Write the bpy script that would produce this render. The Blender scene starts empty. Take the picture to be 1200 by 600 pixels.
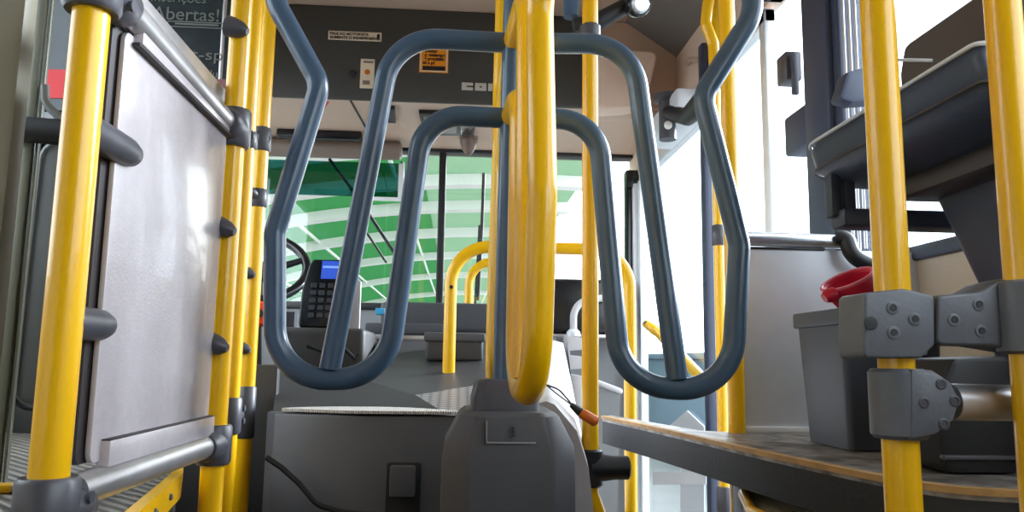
import bpy, bmesh, math, random
from mathutils import Vector, Matrix
random.seed(7)
V = Vector
R = math.radians
sc = bpy.context.scene
COL = sc.collection

# ------------------------------------------------------------------ camera
F = 900.0                      # focal length in pixels of the 1200x600 frame
ROLL = 0.014
H0 = 0.70                      # lens height above the aisle floor
_vx, _vy = -64.0, 121.0        # vanishing point of the aisle, from the frame centre
_ux, _uy = _vx*math.cos(ROLL)+_vy*math.sin(ROLL), -_vx*math.sin(ROLL)+_vy*math.cos(ROLL)
TH = math.atan(_uy/F)
PSI = math.atan(-_ux/F*math.cos(TH))
fwd = V((math.sin(PSI)*math.cos(TH), math.cos(PSI)*math.cos(TH), math.sin(TH)))
rt0 = fwd.cross(V((0, 0, 1))).normalized()
up0 = rt0.cross(fwd)
rt = rt0*math.cos(ROLL)+up0*math.sin(ROLL)
up = up0*math.cos(ROLL)-rt0*math.sin(ROLL)
EYE = V((0, 0, H0))
cam = bpy.data.cameras.new('camera')
cam.sensor_width = 36
cam.lens = F/1200*36
cam.clip_start = 0.02
cam.clip_end = 500
co = bpy.data.objects.new('camera', cam)
COL.objects.link(co)
co.matrix_world = Matrix(((rt.x, up.x, -fwd.x, EYE.x), (rt.y, up.y, -fwd.y, EYE.y), (rt.z, up.z, -fwd.z, EYE.z), (0, 0, 0, 1)))
sc.camera = co


def ray(px, py):
    return fwd+rt*((px-600)/F)-up*((py-300)/F)


def P(px, py, Y):              # surveyed point at distance Y ahead
    d = ray(px, py)
    return EYE+d*(Y/d.y)


def PX(px, py, X):
    d = ray(px, py)
    return EYE+d*(X/d.x)


def PZ(px, py, h):
    d = ray(px, py)
    return EYE+d*(h/d.z)


# ------------------------------------------------------------------ materials
def srgb(r, g, b):
    def f(c):
        c /= 255.0
        return c/12.92 if c <= 0.04045 else ((c+0.055)/1.055)**2.4
    return (f(r), f(g), f(b), 1)


def mat(name, rgb, rough=0.5, metal=0.0, noise=0.0, nscale=40, bump=0.0, bscale=200, spec=0.5, coat=0.0, var2=None):
    m = bpy.data.materials.new(name)
    m.use_nodes = True
    nt = m.node_tree
    b = nt.nodes['Principled BSDF']
    c = srgb(*rgb)
    b.inputs['Base Color'].default_value = c
    b.inputs['Roughness'].default_value = rough
    b.inputs['Metallic'].default_value = metal
    b.inputs['Specular IOR Level'].default_value = spec
    b.inputs['Coat Weight'].default_value = coat
    tc = nt.nodes.new('ShaderNodeTexCoord')
    if noise:
        n = nt.nodes.new('ShaderNodeTexNoise')
        n.inputs['Scale'].default_value = nscale
        n.inputs['Detail'].default_value = 6
        nt.links.new(tc.outputs['Object'], n.inputs['Vector'])
        r = nt.nodes.new('ShaderNodeValToRGB')
        r.color_ramp.elements[0].position = 0.35
        r.color_ramp.elements[1].position = 0.65
        c2 = srgb(*var2) if var2 else tuple(x*(1-noise) for x in c[:3])+(1,)
        r.color_ramp.elements[0].color = c2
        r.color_ramp.elements[1].color = c
        nt.links.new(n.outputs['Fac'], r.inputs['Fac'])
        nt.links.new(r.outputs['Color'], b.inputs['Base Color'])
    if bump:
        n2 = nt.nodes.new('ShaderNodeTexNoise')
        n2.inputs['Scale'].default_value = bscale
        n2.inputs['Detail'].default_value = 3
        nt.links.new(tc.outputs['Object'], n2.inputs['Vector'])
        bp = nt.nodes.new('ShaderNodeBump')
        bp.inputs['Strength'].default_value = bump
        bp.inputs['Distance'].default_value = 0.004
        nt.links.new(n2.outputs['Fac'], bp.inputs['Height'])
        nt.links.new(bp.outputs['Normal'], b.inputs['Normal'])
    return m


def glass_mat(name, tint, gloss=0.06, rough=0.02):
    m = bpy.data.materials.new(name)
    m.use_nodes = True
    nt = m.node_tree
    nt.nodes.clear()
    o = nt.nodes.new('ShaderNodeOutputMaterial')
    t = nt.nodes.new('ShaderNodeBsdfTransparent')
    t.inputs['Color'].default_value = tint
    g = nt.nodes.new('ShaderNodeBsdfGlossy')
    g.inputs['Roughness'].default_value = rough
    mx = nt.nodes.new('ShaderNodeMixShader')
    mx.inputs['Fac'].default_value = gloss
    nt.links.new(t.outputs[0], mx.inputs[1])
    nt.links.new(g.outputs[0], mx.inputs[2])
    nt.links.new(mx.outputs[0], o.inputs[0])
    return m


def translucent_mat(name, rgb, share=0.7):
    m = bpy.data.materials.new(name)
    m.use_nodes = True
    nt = m.node_tree
    nt.nodes.clear()
    o = nt.nodes.new('ShaderNodeOutputMaterial')
    t = nt.nodes.new('ShaderNodeBsdfTranslucent')
    d = nt.nodes.new('ShaderNodeBsdfDiffuse')
    c = srgb(*rgb)
    t.inputs['Color'].default_value = c
    d.inputs['Color'].default_value = c
    mx = nt.nodes.new('ShaderNodeMixShader')
    mx.inputs['Fac'].default_value = 1-share
    nt.links.new(t.outputs[0], mx.inputs[1])
    nt.links.new(d.outputs[0], mx.inputs[2])
    nt.links.new(mx.outputs[0], o.inputs[0])
    return m


def plate_mat(name, rgb, rgb2, scale=26.0):
    """tread plate: short raised bars in two alternating directions"""
    m = mat(name, rgb, 0.42, 0.35)
    nt = m.node_tree
    b = nt.nodes['Principled BSDF']
    tc = nt.nodes.new('ShaderNodeTexCoord')
    vals = []
    for sgn in (1, -1):
        mp = nt.nodes.new('ShaderNodeMapping')
        mp.inputs['Rotation'].default_value = (0, 0, R(45*sgn))
        mp.inputs['Scale'].default_value = (scale, scale*2.6, 0)
        nt.links.new(tc.outputs['Object'], mp.inputs['Vector'])
        vo = nt.nodes.new('ShaderNodeTexVoronoi')
        vo.inputs['Randomness'].default_value = 0.0
        vo.inputs['Scale'].default_value = 1.0
        nt.links.new(mp.outputs['Vector'], vo.inputs['Vector'])
        lt = nt.nodes.new('ShaderNodeMath')
        lt.operation = 'LESS_THAN'
        lt.inputs[1].default_value = 0.27
        nt.links.new(vo.outputs['Distance'], lt.inputs[0])
        vals.append(lt)
    mx = nt.nodes.new('ShaderNodeMath')
    mx.operation = 'MAXIMUM'
    nt.links.new(vals[0].outputs[0], mx.inputs[0])
    nt.links.new(vals[1].outputs[0], mx.inputs[1])
    cm = nt.nodes.new('ShaderNodeMix')
    cm.data_type = 'RGBA'
    cm.inputs[6].default_value = srgb(*rgb)
    cm.inputs[7].default_value = srgb(*rgb2)
    nt.links.new(mx.outputs[0], cm.inputs[0])
    nt.links.new(cm.outputs[2], b.inputs['Base Color'])
    bp = nt.nodes.new('ShaderNodeBump')
    bp.inputs['Strength'].default_value = 0.8
    bp.inputs['Distance'].default_value = 0.003
    nt.links.new(mx.outputs[0], bp.inputs['Height'])
    nt.links.new(bp.outputs['Normal'], b.inputs['Normal'])
    return m


def ribs_mat(name, rgb, rgb2, scale=60, axis='X', rough=0.5, metal=0.0):
    m = mat(name, rgb, rough, metal)
    nt = m.node_tree
    b = nt.nodes['Principled BSDF']
    tc = nt.nodes.new('ShaderNodeTexCoord')
    w = nt.nodes.new('ShaderNodeTexWave')
    w.bands_direction = axis
    w.inputs['Scale'].default_value = scale
    w.inputs['Distortion'].default_value = 1.2
    w.inputs['Detail'].default_value = 2
    nt.links.new(tc.outputs['Object'], w.inputs['Vector'])
    cm = nt.nodes.new('ShaderNodeMix')
    cm.data_type = 'RGBA'
    cm.inputs[6].default_value = srgb(*rgb)
    cm.inputs[7].default_value = srgb(*rgb2)
    nt.links.new(w.outputs['Fac'], cm.inputs[0])
    nt.links.new(cm.outputs[2], b.inputs['Base Color'])
    bp = nt.nodes.new('ShaderNodeBump')
    bp.inputs['Strength'].default_value = 0.6
    bp.inputs['Distance'].default_value = 0.004
    nt.links.new(w.outputs['Fac'], bp.inputs['Height'])
    nt.links.new(bp.outputs['Normal'], b.inputs['Normal'])
    return m


def emit_mat(name, rgb, s):
    m = mat(name, rgb, 0.3)
    b = m.node_tree.nodes['Principled BSDF']
    b.inputs['Emission Color'].default_value = srgb(*rgb)
    b.inputs['Emission Strength'].default_value = s
    return m


M = dict(
    yellow=mat('yellow_paint', (244, 186, 4), 0.28, noise=0.04, nscale=5, bump=0.05, bscale=120, coat=0.25),
    slate=mat('slate_blue_paint', (68, 94, 120), 0.30, noise=0.12, nscale=20, coat=0.2),
    clamp=mat('dark_grey_plastic', (78, 78, 86), 0.38, noise=0.15, nscale=30),
    casting=mat('grey_cast_plastic', (98, 101, 108), 0.45, noise=0.15, nscale=30, bump=0.08),
    cabinet=mat('charcoal_moulded_plastic', (82, 83, 88), 0.5, noise=0.12, nscale=9, bump=0.12, bscale=400),
    panel=mat('grey_laminate', (192, 184, 188), 0.24, noise=0.06, nscale=60, bump=0.10, bscale=260, spec=0.7, coat=0.2),
    panel_edge=mat('dark_panel_edge', (48, 42, 44), 0.6),
    backing=mat('grey_plastic_sheet', (118, 120, 116), 0.5, noise=0.08, nscale=20),
    alu=mat('brushed_aluminium', (196, 194, 196), 0.34, 0.75, noise=0.08, nscale=50),
    steel=mat('stainless_steel', (200, 202, 206), 0.28, 0.85, noise=0.05, nscale=50),
    steelsheet=mat('satin_metal_sheet', (226, 230, 236), 0.45, 0.25, noise=0.05, nscale=20),
    header=mat('charcoal_header', (66, 64, 60), 0.55, noise=0.06, nscale=20, bump=0.1, bscale=300),
    beige=mat('beige_plastic', (204, 176, 156), 0.5, noise=0.04, nscale=6),
    greige=mat('grey_plastic_cove', (122, 118, 116), 0.5, noise=0.05, nscale=8),
    beigelit=mat('lit_beige_plastic', (234, 208, 190), 0.5, noise=0.04, nscale=6),  # the beige lightened: light falling by the door is put into the colour
    taupe=mat('taupe_blind_case', (128, 112, 102), 0.5),
    black=mat('black_rubber', (26, 27, 30), 0.5),
    blackgloss=mat('black_gloss_plastic', (22, 24, 28), 0.22),
    dash=mat('dark_dashboard', (72, 74, 80), 0.55, bump=0.1, bscale=300),
    engine=mat('engine_cover_black', (58, 58, 58), 0.55, noise=0.12, nscale=6, bump=0.1, bscale=300),
    cowl=mat('pale_grey_cowl', (190, 188, 192), 0.45, noise=0.05, nscale=8),
    tread=plate_mat('tread_plate', (122, 120, 122), (196, 190, 190), 30),
    lip=ribs_mat('ribbed_grey_edge', (150, 146, 142), (206, 200, 194), 60),
    navy=mat('navy_seat_vinyl', (50, 62, 84), 0.5, noise=0.1, nscale=12, bump=0.1, bscale=150),
    brown=mat('brown_vinyl', (66, 60, 62), 0.5, noise=0.1, nscale=12),
    piping=mat('pale_piping', (196, 204, 216), 0.5),
    navyframe=mat('navy_window_frame', (52, 60, 82), 0.45),
    red=mat('red_plastic', (206, 28, 58), 0.35),
    bin=mat('grey_bin_plastic', (66, 72, 84), 0.45, noise=0.05, nscale=8),
    plywood=mat('tan_plywood_edge', (206, 164, 106), 0.6, noise=0.25, nscale=30),
    fascia=mat('black_platform_board', (44, 45, 48), 0.55, noise=0.18, nscale=10, bump=0.15, bscale=120),
    scuffed=mat('scuffed_metal_floor', (176, 170, 164), 0.42, 0.3, noise=0.6, nscale=26, bump=0.3, bscale=60, var2=(92, 86, 80)),
    grating=ribs_mat('ribbed_floor_plate', (70, 66, 60), (150, 144, 134), 26, 'DIAGONAL', 0.4, 0.3),
    bristle=ribs_mat('ribbed_step_riser', (150, 136, 92), (206, 194, 150), 50, 'X', 0.7),
    floor=mat('dark_floor', (70, 70, 72), 0.6, noise=0.3, nscale=14),
    wall=mat('ivory_wall', (208, 196, 176), 0.5, noise=0.04, nscale=6),
    greywall=mat('grey_wall', (128, 131, 134), 0.5, noise=0.05, nscale=8),
    white=mat('white_paint', (236, 236, 238), 0.5),
    sticker=mat('white_sticker', (232, 214, 188), 0.5),
    orange=mat('orange_sticker', (246, 152, 24), 0.5),
    ink=mat('black_ink', (28, 18, 14), 0.6),
    redink=mat('red_ink', (206, 20, 30), 0.5),
    badge=mat('silver_badge', (205, 200, 192), 0.4, 0.2),
    poster=mat('dark_teal_poster', (42, 54, 58), 0.22, noise=0.25, nscale=9, var2=(30, 36, 44)),
    postertext=mat('faded_grey_print', (104, 110, 106), 0.4),
    amber=mat('amber_lens', (214, 110, 34), 0.25),
    keys=mat('grey_keys', (54, 58, 64), 0.4),
    screen=emit_mat('blue_screen', (50, 84, 190), 0.5),
    screenbar=emit_mat('pale_blue_screen_bar', (120, 160, 235), 0.6),
    glass=glass_mat('clear_glass', (0.95, 0.97, 0.97, 1)),
    bluglass=glass_mat('blue_tinted_glass', (0.90, 0.95, 0.99, 1), 0.05),
    film=glass_mat('green_film', (0.16, 0.42, 0.40, 1), 0.05),
    smoke=glass_mat('smoked_glass', (0.20, 0.24, 0.26, 1), 0.10),
    redrefl=mat('orange_red_knob', (232, 62, 30), 0.4),
    cyan=mat('cyan_card', (60, 160, 205), 0.5),
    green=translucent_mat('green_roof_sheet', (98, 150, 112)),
    glaregreen=translucent_mat('glare_green_roof_sheet', (150, 172, 154)),  # same green sheeting, paled to paint in the glare near the crown
    asphalt=mat('grey_concrete', (140, 140, 138), 0.8, noise=0.1, nscale=2),
    paleblue=mat('dull_blue_wall', (104, 122, 138), 0.7),
    gauge=mat('white_print', (225, 225, 225), 0.5),
)


# ------------------------------------------------------------------ mesh helpers
def ring_frame(t, ref):
    t = t.normalized()
    n = ref-t*ref.dot(t)
    if n.length < 1e-5:
        n = t.orthogonal()
    n.normalize()
    return n, t.cross(n)


def tube(bm, pts, r, seg=20, closed=False, sx=1.0):
    """sweep of a circle along pts; r may be a list"""
    pts = [V(p) for p in pts]
    n = len(pts)
    rr = r if isinstance(r, (list, tuple)) else [r]*n
    ref = (pts[1]-pts[0]).orthogonal()
    rings = []
    for i, p in enumerate(pts):
        if closed:
            t = pts[(i+1) % n]-pts[i-1]
        else:
            t = pts[min(i+1, n-1)]-pts[max(i-1, 0)]
        a, b = ring_frame(t, ref)
        ref = a
        rings.append([bm.verts.new(p+(a*math.cos(2*math.pi*k/seg)*sx+b*math.sin(2*math.pi*k/seg))*rr[i]) for k in range(seg)])
    m = n if closed else n-1
    for i in range(m):
        A, B = rings[i], rings[(i+1) % n]
        for k in range(seg):
            bm.faces.new((A[k], A[(k+1) % seg], B[(k+1) % seg], B[k]))
    if not closed:
        bm.faces.new(rings[0][::-1])
        bm.faces.new(rings[-1])


def fillet(pts, rads, n=10):
    pts = [V(p) for p in pts]
    out = [pts[0]]
    for i in range(1, len(pts)-1):
        a, p, b = pts[i-1], pts[i], pts[i+1]
        r = rads[i-1] if isinstance(rads, (list, tuple)) else rads
        u, w = (a-p), (b-p)
        lu, lw = u.length, w.length
        u.normalize()
        w.normalize()
        ang = u.angle(w)
        if r <= 0 or ang > math.pi-0.02:
            out.append(p)
            continue
        d = min(r/math.tan(ang/2), lu*0.499, lw*0.499)
        r2 = d*math.tan(ang/2)
        c = p+(u+w).normalized()*(r2/math.sin(ang/2))
        s, e = p+u*d-c, p+w*d-c
        tot = s.angle(e)
        for k in range(n+1):
            t = k/n
            v = (s*math.sin((1-t)*tot)+e*math.sin(t*tot))/math.sin(tot)
            out.append(c+v)
    out.append(pts[-1])
    return out


def box(bm, c, s, rot=None, bev=0.0, seg=2):
    g = bmesh.ops.create_cube(bm, size=1.0)
    vs = g['verts']
    mtx = Matrix.Translation(V(c)) @ (rot.to_4x4() if rot else Matrix.Identity(4)) @ Matrix.Diagonal((s[0], s[1], s[2], 1))
    bmesh.ops.transform(bm, matrix=mtx, verts=vs)
    if bev:
        es = list({e for v in vs for e in v.link_edges})
        bmesh.ops.bevel(bm, geom=es, offset=bev, segments=seg, affect='EDGES', profile=0.5)


def box2(bm, a, b, bev=0.0, seg=2):
    a, b = V(a), V(b)
    box(bm, (a+b)/2, [abs(b[i]-a[i]) for i in range(3)], None, bev, seg)


def slab(bm, outline, off, bev=0.0, seg=2):
    """prism: planar outline pushed along off"""
    off = V(off)
    a = [bm.verts.new(V(p)) for p in outline]
    b = [bm.verts.new(V(p)+off) for p in outline]
    n = len(a)
    fs = [bm.faces.new(a), bm.faces.new(b[::-1])]
    for i in range(n):
        fs.append(bm.faces.new((a[i], b[i], b[(i+1) % n], a[(i+1) % n])))
    bmesh.ops.recalc_face_normals(bm, faces=fs)
    if bev:
        es = list({e for f in fs[:2] for e in f.edges})
        bmesh.ops.bevel(bm, geom=es, offset=bev, segments=seg, affect='EDGES', profile=0.5)


def rpoly(pts, rad, n=5):
    """rounded corners on a closed outline"""
    pts = [V(p) for p in pts]
    N = len(pts)
    out = []
    for i in range(N):
        r = rad[i] if isinstance(rad, (list, tuple)) else rad
        if r <= 0:
            out.append(pts[i])
            continue
        out += fillet([pts[i-1], pts[i], pts[(i+1) % N]], r, n)[1:-1]
    return out


def lathe(bm, prof, o, axis=(0, 0, 1), seg=28):
    """prof = [(radius, along)], closed with caps"""
    axis = V(axis).normalized()
    a = axis.orthogonal().normalized()
    b = axis.cross(a)
    o = V(o)
    rings = []
    for r, z in prof:
        rings.append([bm.verts.new(o+axis*z+(a*math.cos(2*math.pi*k/seg)+b*math.sin(2*math.pi*k/seg))*max(r, 1e-4)) for k in range(seg)])
    for A, B in zip(rings, rings[1:]):
        for k in range(seg):
            bm.faces.new((A[k], A[(k+1) % seg], B[(k+1) % seg], B[k]))
    bm.faces.new(rings[0][::-1])
    bm.faces.new(rings[-1])


def loft(bm, loops, cap=True):
    rs = [[bm.verts.new(V(p)) for p in l] for l in loops]
    n = len(rs[0])
    for A, B in zip(rs, rs[1:]):
        for k in range(n):
            bm.faces.new((A[k], A[(k+1) % n], B[(k+1) % n], B[k]))
    if cap:
        bm.faces.new(rs[0][::-1])
        bm.faces.new(rs[-1])


WL = {}


def worldloc(o):
    return WL.get(o.name, V((0, 0, 0)))


def mk(name, bm, m, parent=None, smooth=38, origin=None):
    bmesh.ops.recalc_face_normals(bm, faces=bm.faces[:])
    if parent is not None:
        loc = worldloc(parent)
        bmesh.ops.translate(bm, vec=-loc, verts=bm.verts[:])
    else:
        if origin is None:
            xs = [v.co for v in bm.verts]
            lo = V([min(c[i] for c in xs) for i in range(3)])
            hi = V([max(c[i] for c in xs) for i in range(3)])
            origin = V(((lo.x+hi.x)/2, (lo.y+hi.y)/2, lo.z))
        loc = V(origin)
        bmesh.ops.translate(bm, vec=-loc, verts=bm.verts[:])
    me = bpy.data.meshes.new(name)
    bm.to_mesh(me)
    bm.free()
    me.materials.append(M[m] if isinstance(m, str) else m)
    me.polygons.foreach_set('use_smooth', [len(p.vertices) <= 4 for p in me.polygons])
    me.set_sharp_from_angle(angle=R(smooth))
    o = bpy.data.objects.new(name, me)
    COL.objects.link(o)
    if parent is not None:
        o.parent = parent
        WL[o.name] = loc
    else:
        o.location = loc
        WL[o.name] = loc
    return o


def tag(o, label, cat, group=None, kind=None):
    o['label'] = label
    o['category'] = cat
    if group:
        o['group'] = group
    if kind:
        o['kind'] = kind
    return o


def thing(name, loc, label, cat, group=None):
    o = bpy.data.objects.new(name, None)
    COL.objects.link(o)
    o.empty_display_size = 0.05
    o.location = V(loc)
    WL[o.name] = V(loc)
    return tag(o, label, cat, group)


def lab(o, text):
    o['label'] = text
    return o


def struct(name, bm, m, parent=None, smooth=38):
    o = mk(name, bm, m, parent, smooth)
    if parent is None:
        o['kind'] = 'structure'
    return o


def B():
    return bmesh.new()


def text_mesh(name, s, size, o, right, upv, m, parent, align='LEFT', thick=0.0006, xs=1.0, bold=0.0):
    cu = bpy.data.curves.new('tmp_text', 'FONT')
    cu.body = s
    cu.size = size
    cu.align_x = align
    cu.extrude = thick
    cu.offset = bold
    ob = bpy.data.objects.new('tmp_text', cu)
    COL.objects.link(ob)
    dg = bpy.context.evaluated_depsgraph_get()
    dg.update()
    me = bpy.data.meshes.new_from_object(ob.evaluated_get(dg))
    bpy.data.objects.remove(ob)
    bpy.data.curves.remove(cu)
    bm = B()
    bm.from_mesh(me)
    bpy.data.meshes.remove(me)
    right, upv = V(right).normalized(), V(upv).normalized()
    nrm = right.cross(upv)
    mt = Matrix(((right.x*xs, upv.x, nrm.x, o[0]), (right.y*xs, upv.y, nrm.y, o[1]), (right.z*xs, upv.z, nrm.z, o[2]), (0, 0, 0, 1)))
    bmesh.ops.transform(bm, matrix=mt, verts=bm.verts[:])
    return mk(name, bm, m, parent)


XR, XL = 0.98, -1.25           # inner faces of the side walls
ZC = H0+1.56                   # ceiling
YF = 4.25                      # windscreen plane
RP = 0.0175                    # handrail tube radius
EX, EZ = V((1, 0, 0)), V((0, 0, 1))

# ------------------------------------------------------------------ outside
bm = B()
box2(bm, (-60, -20, -1.0), (60, 110, -0.85))
struct('ground', bm, 'asphalt')

canopy = thing('station_canopy', (0, 10, -0.85), 'green arched station roof with white ribs seen through the windscreen', 'station roof')
CX, CW = 2.0, 15.0


def vault(y, ang, dz=0.0, peak=5.0):
    return V((CX+CW*math.cos(ang), y, H0-0.3+dz+(peak+0.3)*math.sin(ang)))


YS = [9, 13, 17, 20.5, 24, 29, 35.5, 44, 56, 72, 86]
for i, y in enumerate(YS):
    bm = B()
    w = 0.5
    for yy in (y,):
        A = [math.pi*(.47+.53*k/36) for k in range(37)]
        loops = []
        for a in A:
            p, q = vault(yy, a), vault(yy, a, -0.30)
            loops.append([p+V((0, -w/2, 0)), p+V((0, w/2, 0)), q+V((0, w/2, 0)), q+V((0, -w/2, 0))])
        loft(bm, loops)
    mk('rib', bm, 'white', canopy)
for nm, m, a0, a1 in (('roof_sheet', 'glaregreen', 0.47, 0.565), ('roof_sheet', 'green', 0.565, 1.0)):
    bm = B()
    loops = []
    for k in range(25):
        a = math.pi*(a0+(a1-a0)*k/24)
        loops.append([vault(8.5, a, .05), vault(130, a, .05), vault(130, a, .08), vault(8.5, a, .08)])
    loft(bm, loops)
    lab(mk(nm, bm, m, canopy), 'green sheeting with glare in its colour' if m == 'glaregreen' else 'strong green sheeting')
for k, a in enumerate((0.5, 0.58, 0.66, 0.74, 0.82, 0.9)):
    bm = B()
    tube(bm, [vault(8.5, math.pi*a, -0.1), vault(128, math.pi*a, -0.1)], 0.06, 8)
    mk('purlin', bm, 'white', canopy)

bm = B()
box2(bm, (3.6, 5, -0.85), (4.1, 30, 0.75), 0.03)
box2(bm, (3.5, 5, 0.75), (4.2, 30, 0.85), 0.03)
tag(mk('stand_in_wall', bm, 'paleblue'), 'dull blue low wall added outside in place of vehicles beyond the front door', 'wall')  # added block standing in for vehicles and reflections seen through the door glass

# ------------------------------------------------------------------ bus shell
bm = B()
box2(bm, (XL-.05, -2.6, -0.06), (XR+.05, 2.2, 0))
box2(bm, (XL-.05, 2.2, -0.06), (0.33, YF+.1, 0))
struct('floor', bm, 'floor')
bm = B()
box2(bm, (0.30, 2.2, -0.42), (XR+.05, YF+.1, -0.36))
struct('floor_step_well', bm, 'floor')
bm = B()
box2(bm, (XL-.05, -2.6, ZC), (XR+.05, YF+.1, ZC+.06))
struct('ceiling', bm, 'beige')
# right wall
bm = B()
zs = H0+.255
box2(bm, (XR, -2.6, 0), (XR+.05, 1.80, zs-.02))
box2(bm, (XR, -2.6, H0+1.2), (XR+.05, 2.0, ZC))
box2(bm, (XR, -2.6, zs-.05), (XR+.05, -1.3, H0+1.2))  # windowless stretch behind the camera, closed to hold back fill light
struct('wall_right', bm, 'wall')
bm = B()
box2(bm, (XR-.012, -2.6, zs-.032), (XR+.03, 1.80, zs), 0.006)
struct('trim_1', bm, 'navyframe')
bm = B()
box2(bm, (XR+.02, -2.6, zs), (XR+.028, 1.80, H0+1.2))
struct('window_1', bm, 'bluglass')
bm = B()
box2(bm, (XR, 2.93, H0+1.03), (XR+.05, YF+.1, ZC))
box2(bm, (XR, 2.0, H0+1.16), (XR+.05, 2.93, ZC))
struct('wall_over_door', bm, 'beigelit')
bm = B()
box2(bm, (XL-.05, -2.66, -.06), (XR+.05, -2.6, ZC))
struct('wall_rear_light_block', bm, 'greige')  # unseen wall added behind the camera to cut the fill light
# B pillar
bm = B()
box2(bm, (XR-.03, 1.80, -.3), (XR+.05, 1.84, ZC), 0.006)
box2(bm, (XR-.045, 1.84, -.3), (XR+.05, 1.98, ZC), 0.008)
box2(bm, (XR-.02, 1.98, H0+1.16), (XR+.05, 2.3, ZC), 0.01)
box2(bm, (XR-.02, 1.98, H0+.61), (XR+.05, 2.17, H0+.73), 0.01)
struct('trim_2', bm, 'navyframe')
bm = B()
for i in range(3):
    tube(bm, [(XR-.03, 1.72+.028*i, H0+.27), (XR-.03, 1.72+.028*i, H0+1.19)], 0.004, 8)
struct('trim_3', bm, 'alu')
bm = B()
box2(bm, (XR+.02, 1.98, -.3), (XR+.026, 2.30, H0+1.16))
struct('window_2', bm, 'bluglass')
# left wall
bm = B()
box2(bm, (XL-.05, -2.6, 0), (XL, YF+.1, H0+.15))
box2(bm, (XL-.05, -2.6, H0+1.2), (XL, YF+.1, ZC))
box2(bm, (XL-.05, -2.6, H0+.15), (XL, .5, H0+1.2))  # window band closed off out of view to reduce light from behind
for y0 in (1.9, 3.2, 4.2):
    box2(bm, (XL-.05, y0, H0+.15), (XL, y0+.1, H0+1.2))
struct('wall_left', bm, 'wall')
bm = B()
box2(bm, (XL-.03, -2.6, H0+.15), (XL-.024, YF+.1, H0+1.2))
struct('window_3', bm, 'bluglass')
# front wall below the windscreen, front corners
zb = P(500, 356, YF).z
zt = P(480, 178, YF).z
bm = B()
box2(bm, (XL, YF, -.42), (XR, YF+.08, zb-.02))
struct('wall_front', bm, 'greywall')
bm = B()
box2(bm, (XL, YF-.02, zt), (XR, YF+.08, zt+.06), .01)
box2(bm, (XL, YF-.02, zb-.04), (XR, YF+.08, zb), .01)
xd = P(517, 270, YF).x
box2(bm, (xd-.02, YF-.03, zb), (xd+.02, YF+.06, zt), .008)
box2(bm, (XL, YF-.02, zb), (XL+.08, YF+.08, zt), .01)
struct('window_4_frame', bm, 'black')
bm = B()
box2(bm, (XL+.08, YF+.02, zb), (xd-.02, YF+.028, zt))
struct('window_4', bm, 'glass')
bm = B()
box2(bm, (xd+.02, YF+.02, zb), (XR-.07, YF+.028, zt))
struct('window_5', bm, 'glass')
bm = B()
box2(bm, (XL, YF, zt+.06), (XR, YF+.08, ZC))
struct('wall_front_top', bm, 'beige')
# right front pillar: black gasket and aluminium profile
a = P(747, 300, 4.15)
bm = B()
box2(bm, (a.x-.065, 4.14, -.4), (a.x-.025, 4.2, H0+1.02), .006)
box2(bm, (a.x-.065, 4.12, H0+.96), (a.x+.05, 4.2, H0+1.06), .006)
struct('trim_4', bm, 'blackgloss')
bm = B()
box2(bm, (a.x-.03, 4.1, -.4), (a.x+.012, 4.2, H0+.98), .008)
box2(bm, (a.x+.016, 4.12, -.4), (a.x+.045, 4.2, H0+.98), .008)
struct('trim_5', bm, 'steelsheet')

# header, soffit
ah = P(317, 105, 3.3)
bh = P(697, 120, 3.3)
zh = P(450, 117, 3.3).z
zht = P(450, 11, 3.3).z
bm = B()
box2(bm, (ah.x, 3.3, zh), (bh.x, 3.335, ZC), .012, 3)
hd = struct('wall_header', bm, 'header')
bm = B()
box2(bm, (XL, 3.32, zht), (ah.x, 3.5, ZC), .01)
box2(bm, (bh.x, 3.34, zh+.0), (XR, 3.5, ZC), .01)
struct('wall_header_side', bm, 'beige')
bm = B()
slab(bm, [(XL, 3.31, zh+.01), (XR, 3.31, zh+.01), (XR, YF, zt+.02), (XL, YF, zt+.02)], (0, 0, .04))
struct('ceiling_soffit', bm, 'beige')
bm = B()
s0, s1 = P(411, 118, 3.36), P(437, 165, 4.1)
sl = lambda y: zh+.01+(zt+.01-zh)*(y-3.31)/(YF-3.31)
tube(bm, [(s0.x, 3.36, sl(3.36)), (s0.x+.02, 4.1, sl(4.1))], .006, 6)
struct('trim_6', bm, 'panel_edge')
# grey cove along the right wall
bm = B()
slab(bm, [(.74, -2, ZC), (XR, -2, H0+1.40), (XR, -2, H0+1.47), (.79, -2, ZC)], (0, 5.4, 0))
struct('trim_7', bm, 'greige')

# notices on the header
YH = 3.299


def sticker(name, x0, y0, x1, y1, m, label, cat, Y=YH, th=.003):
    p, q = P(x0, y0, Y), P(x1, y1, Y)
    bm = B()
    box2(bm, (p.x, Y-th, q.z), (q.x, Y, p.z), .0008, 1)
    t = thing(name, (p.x, Y, q.z), label, cat)
    mk('sheet', bm, m, t)
    return t, p, q


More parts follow.
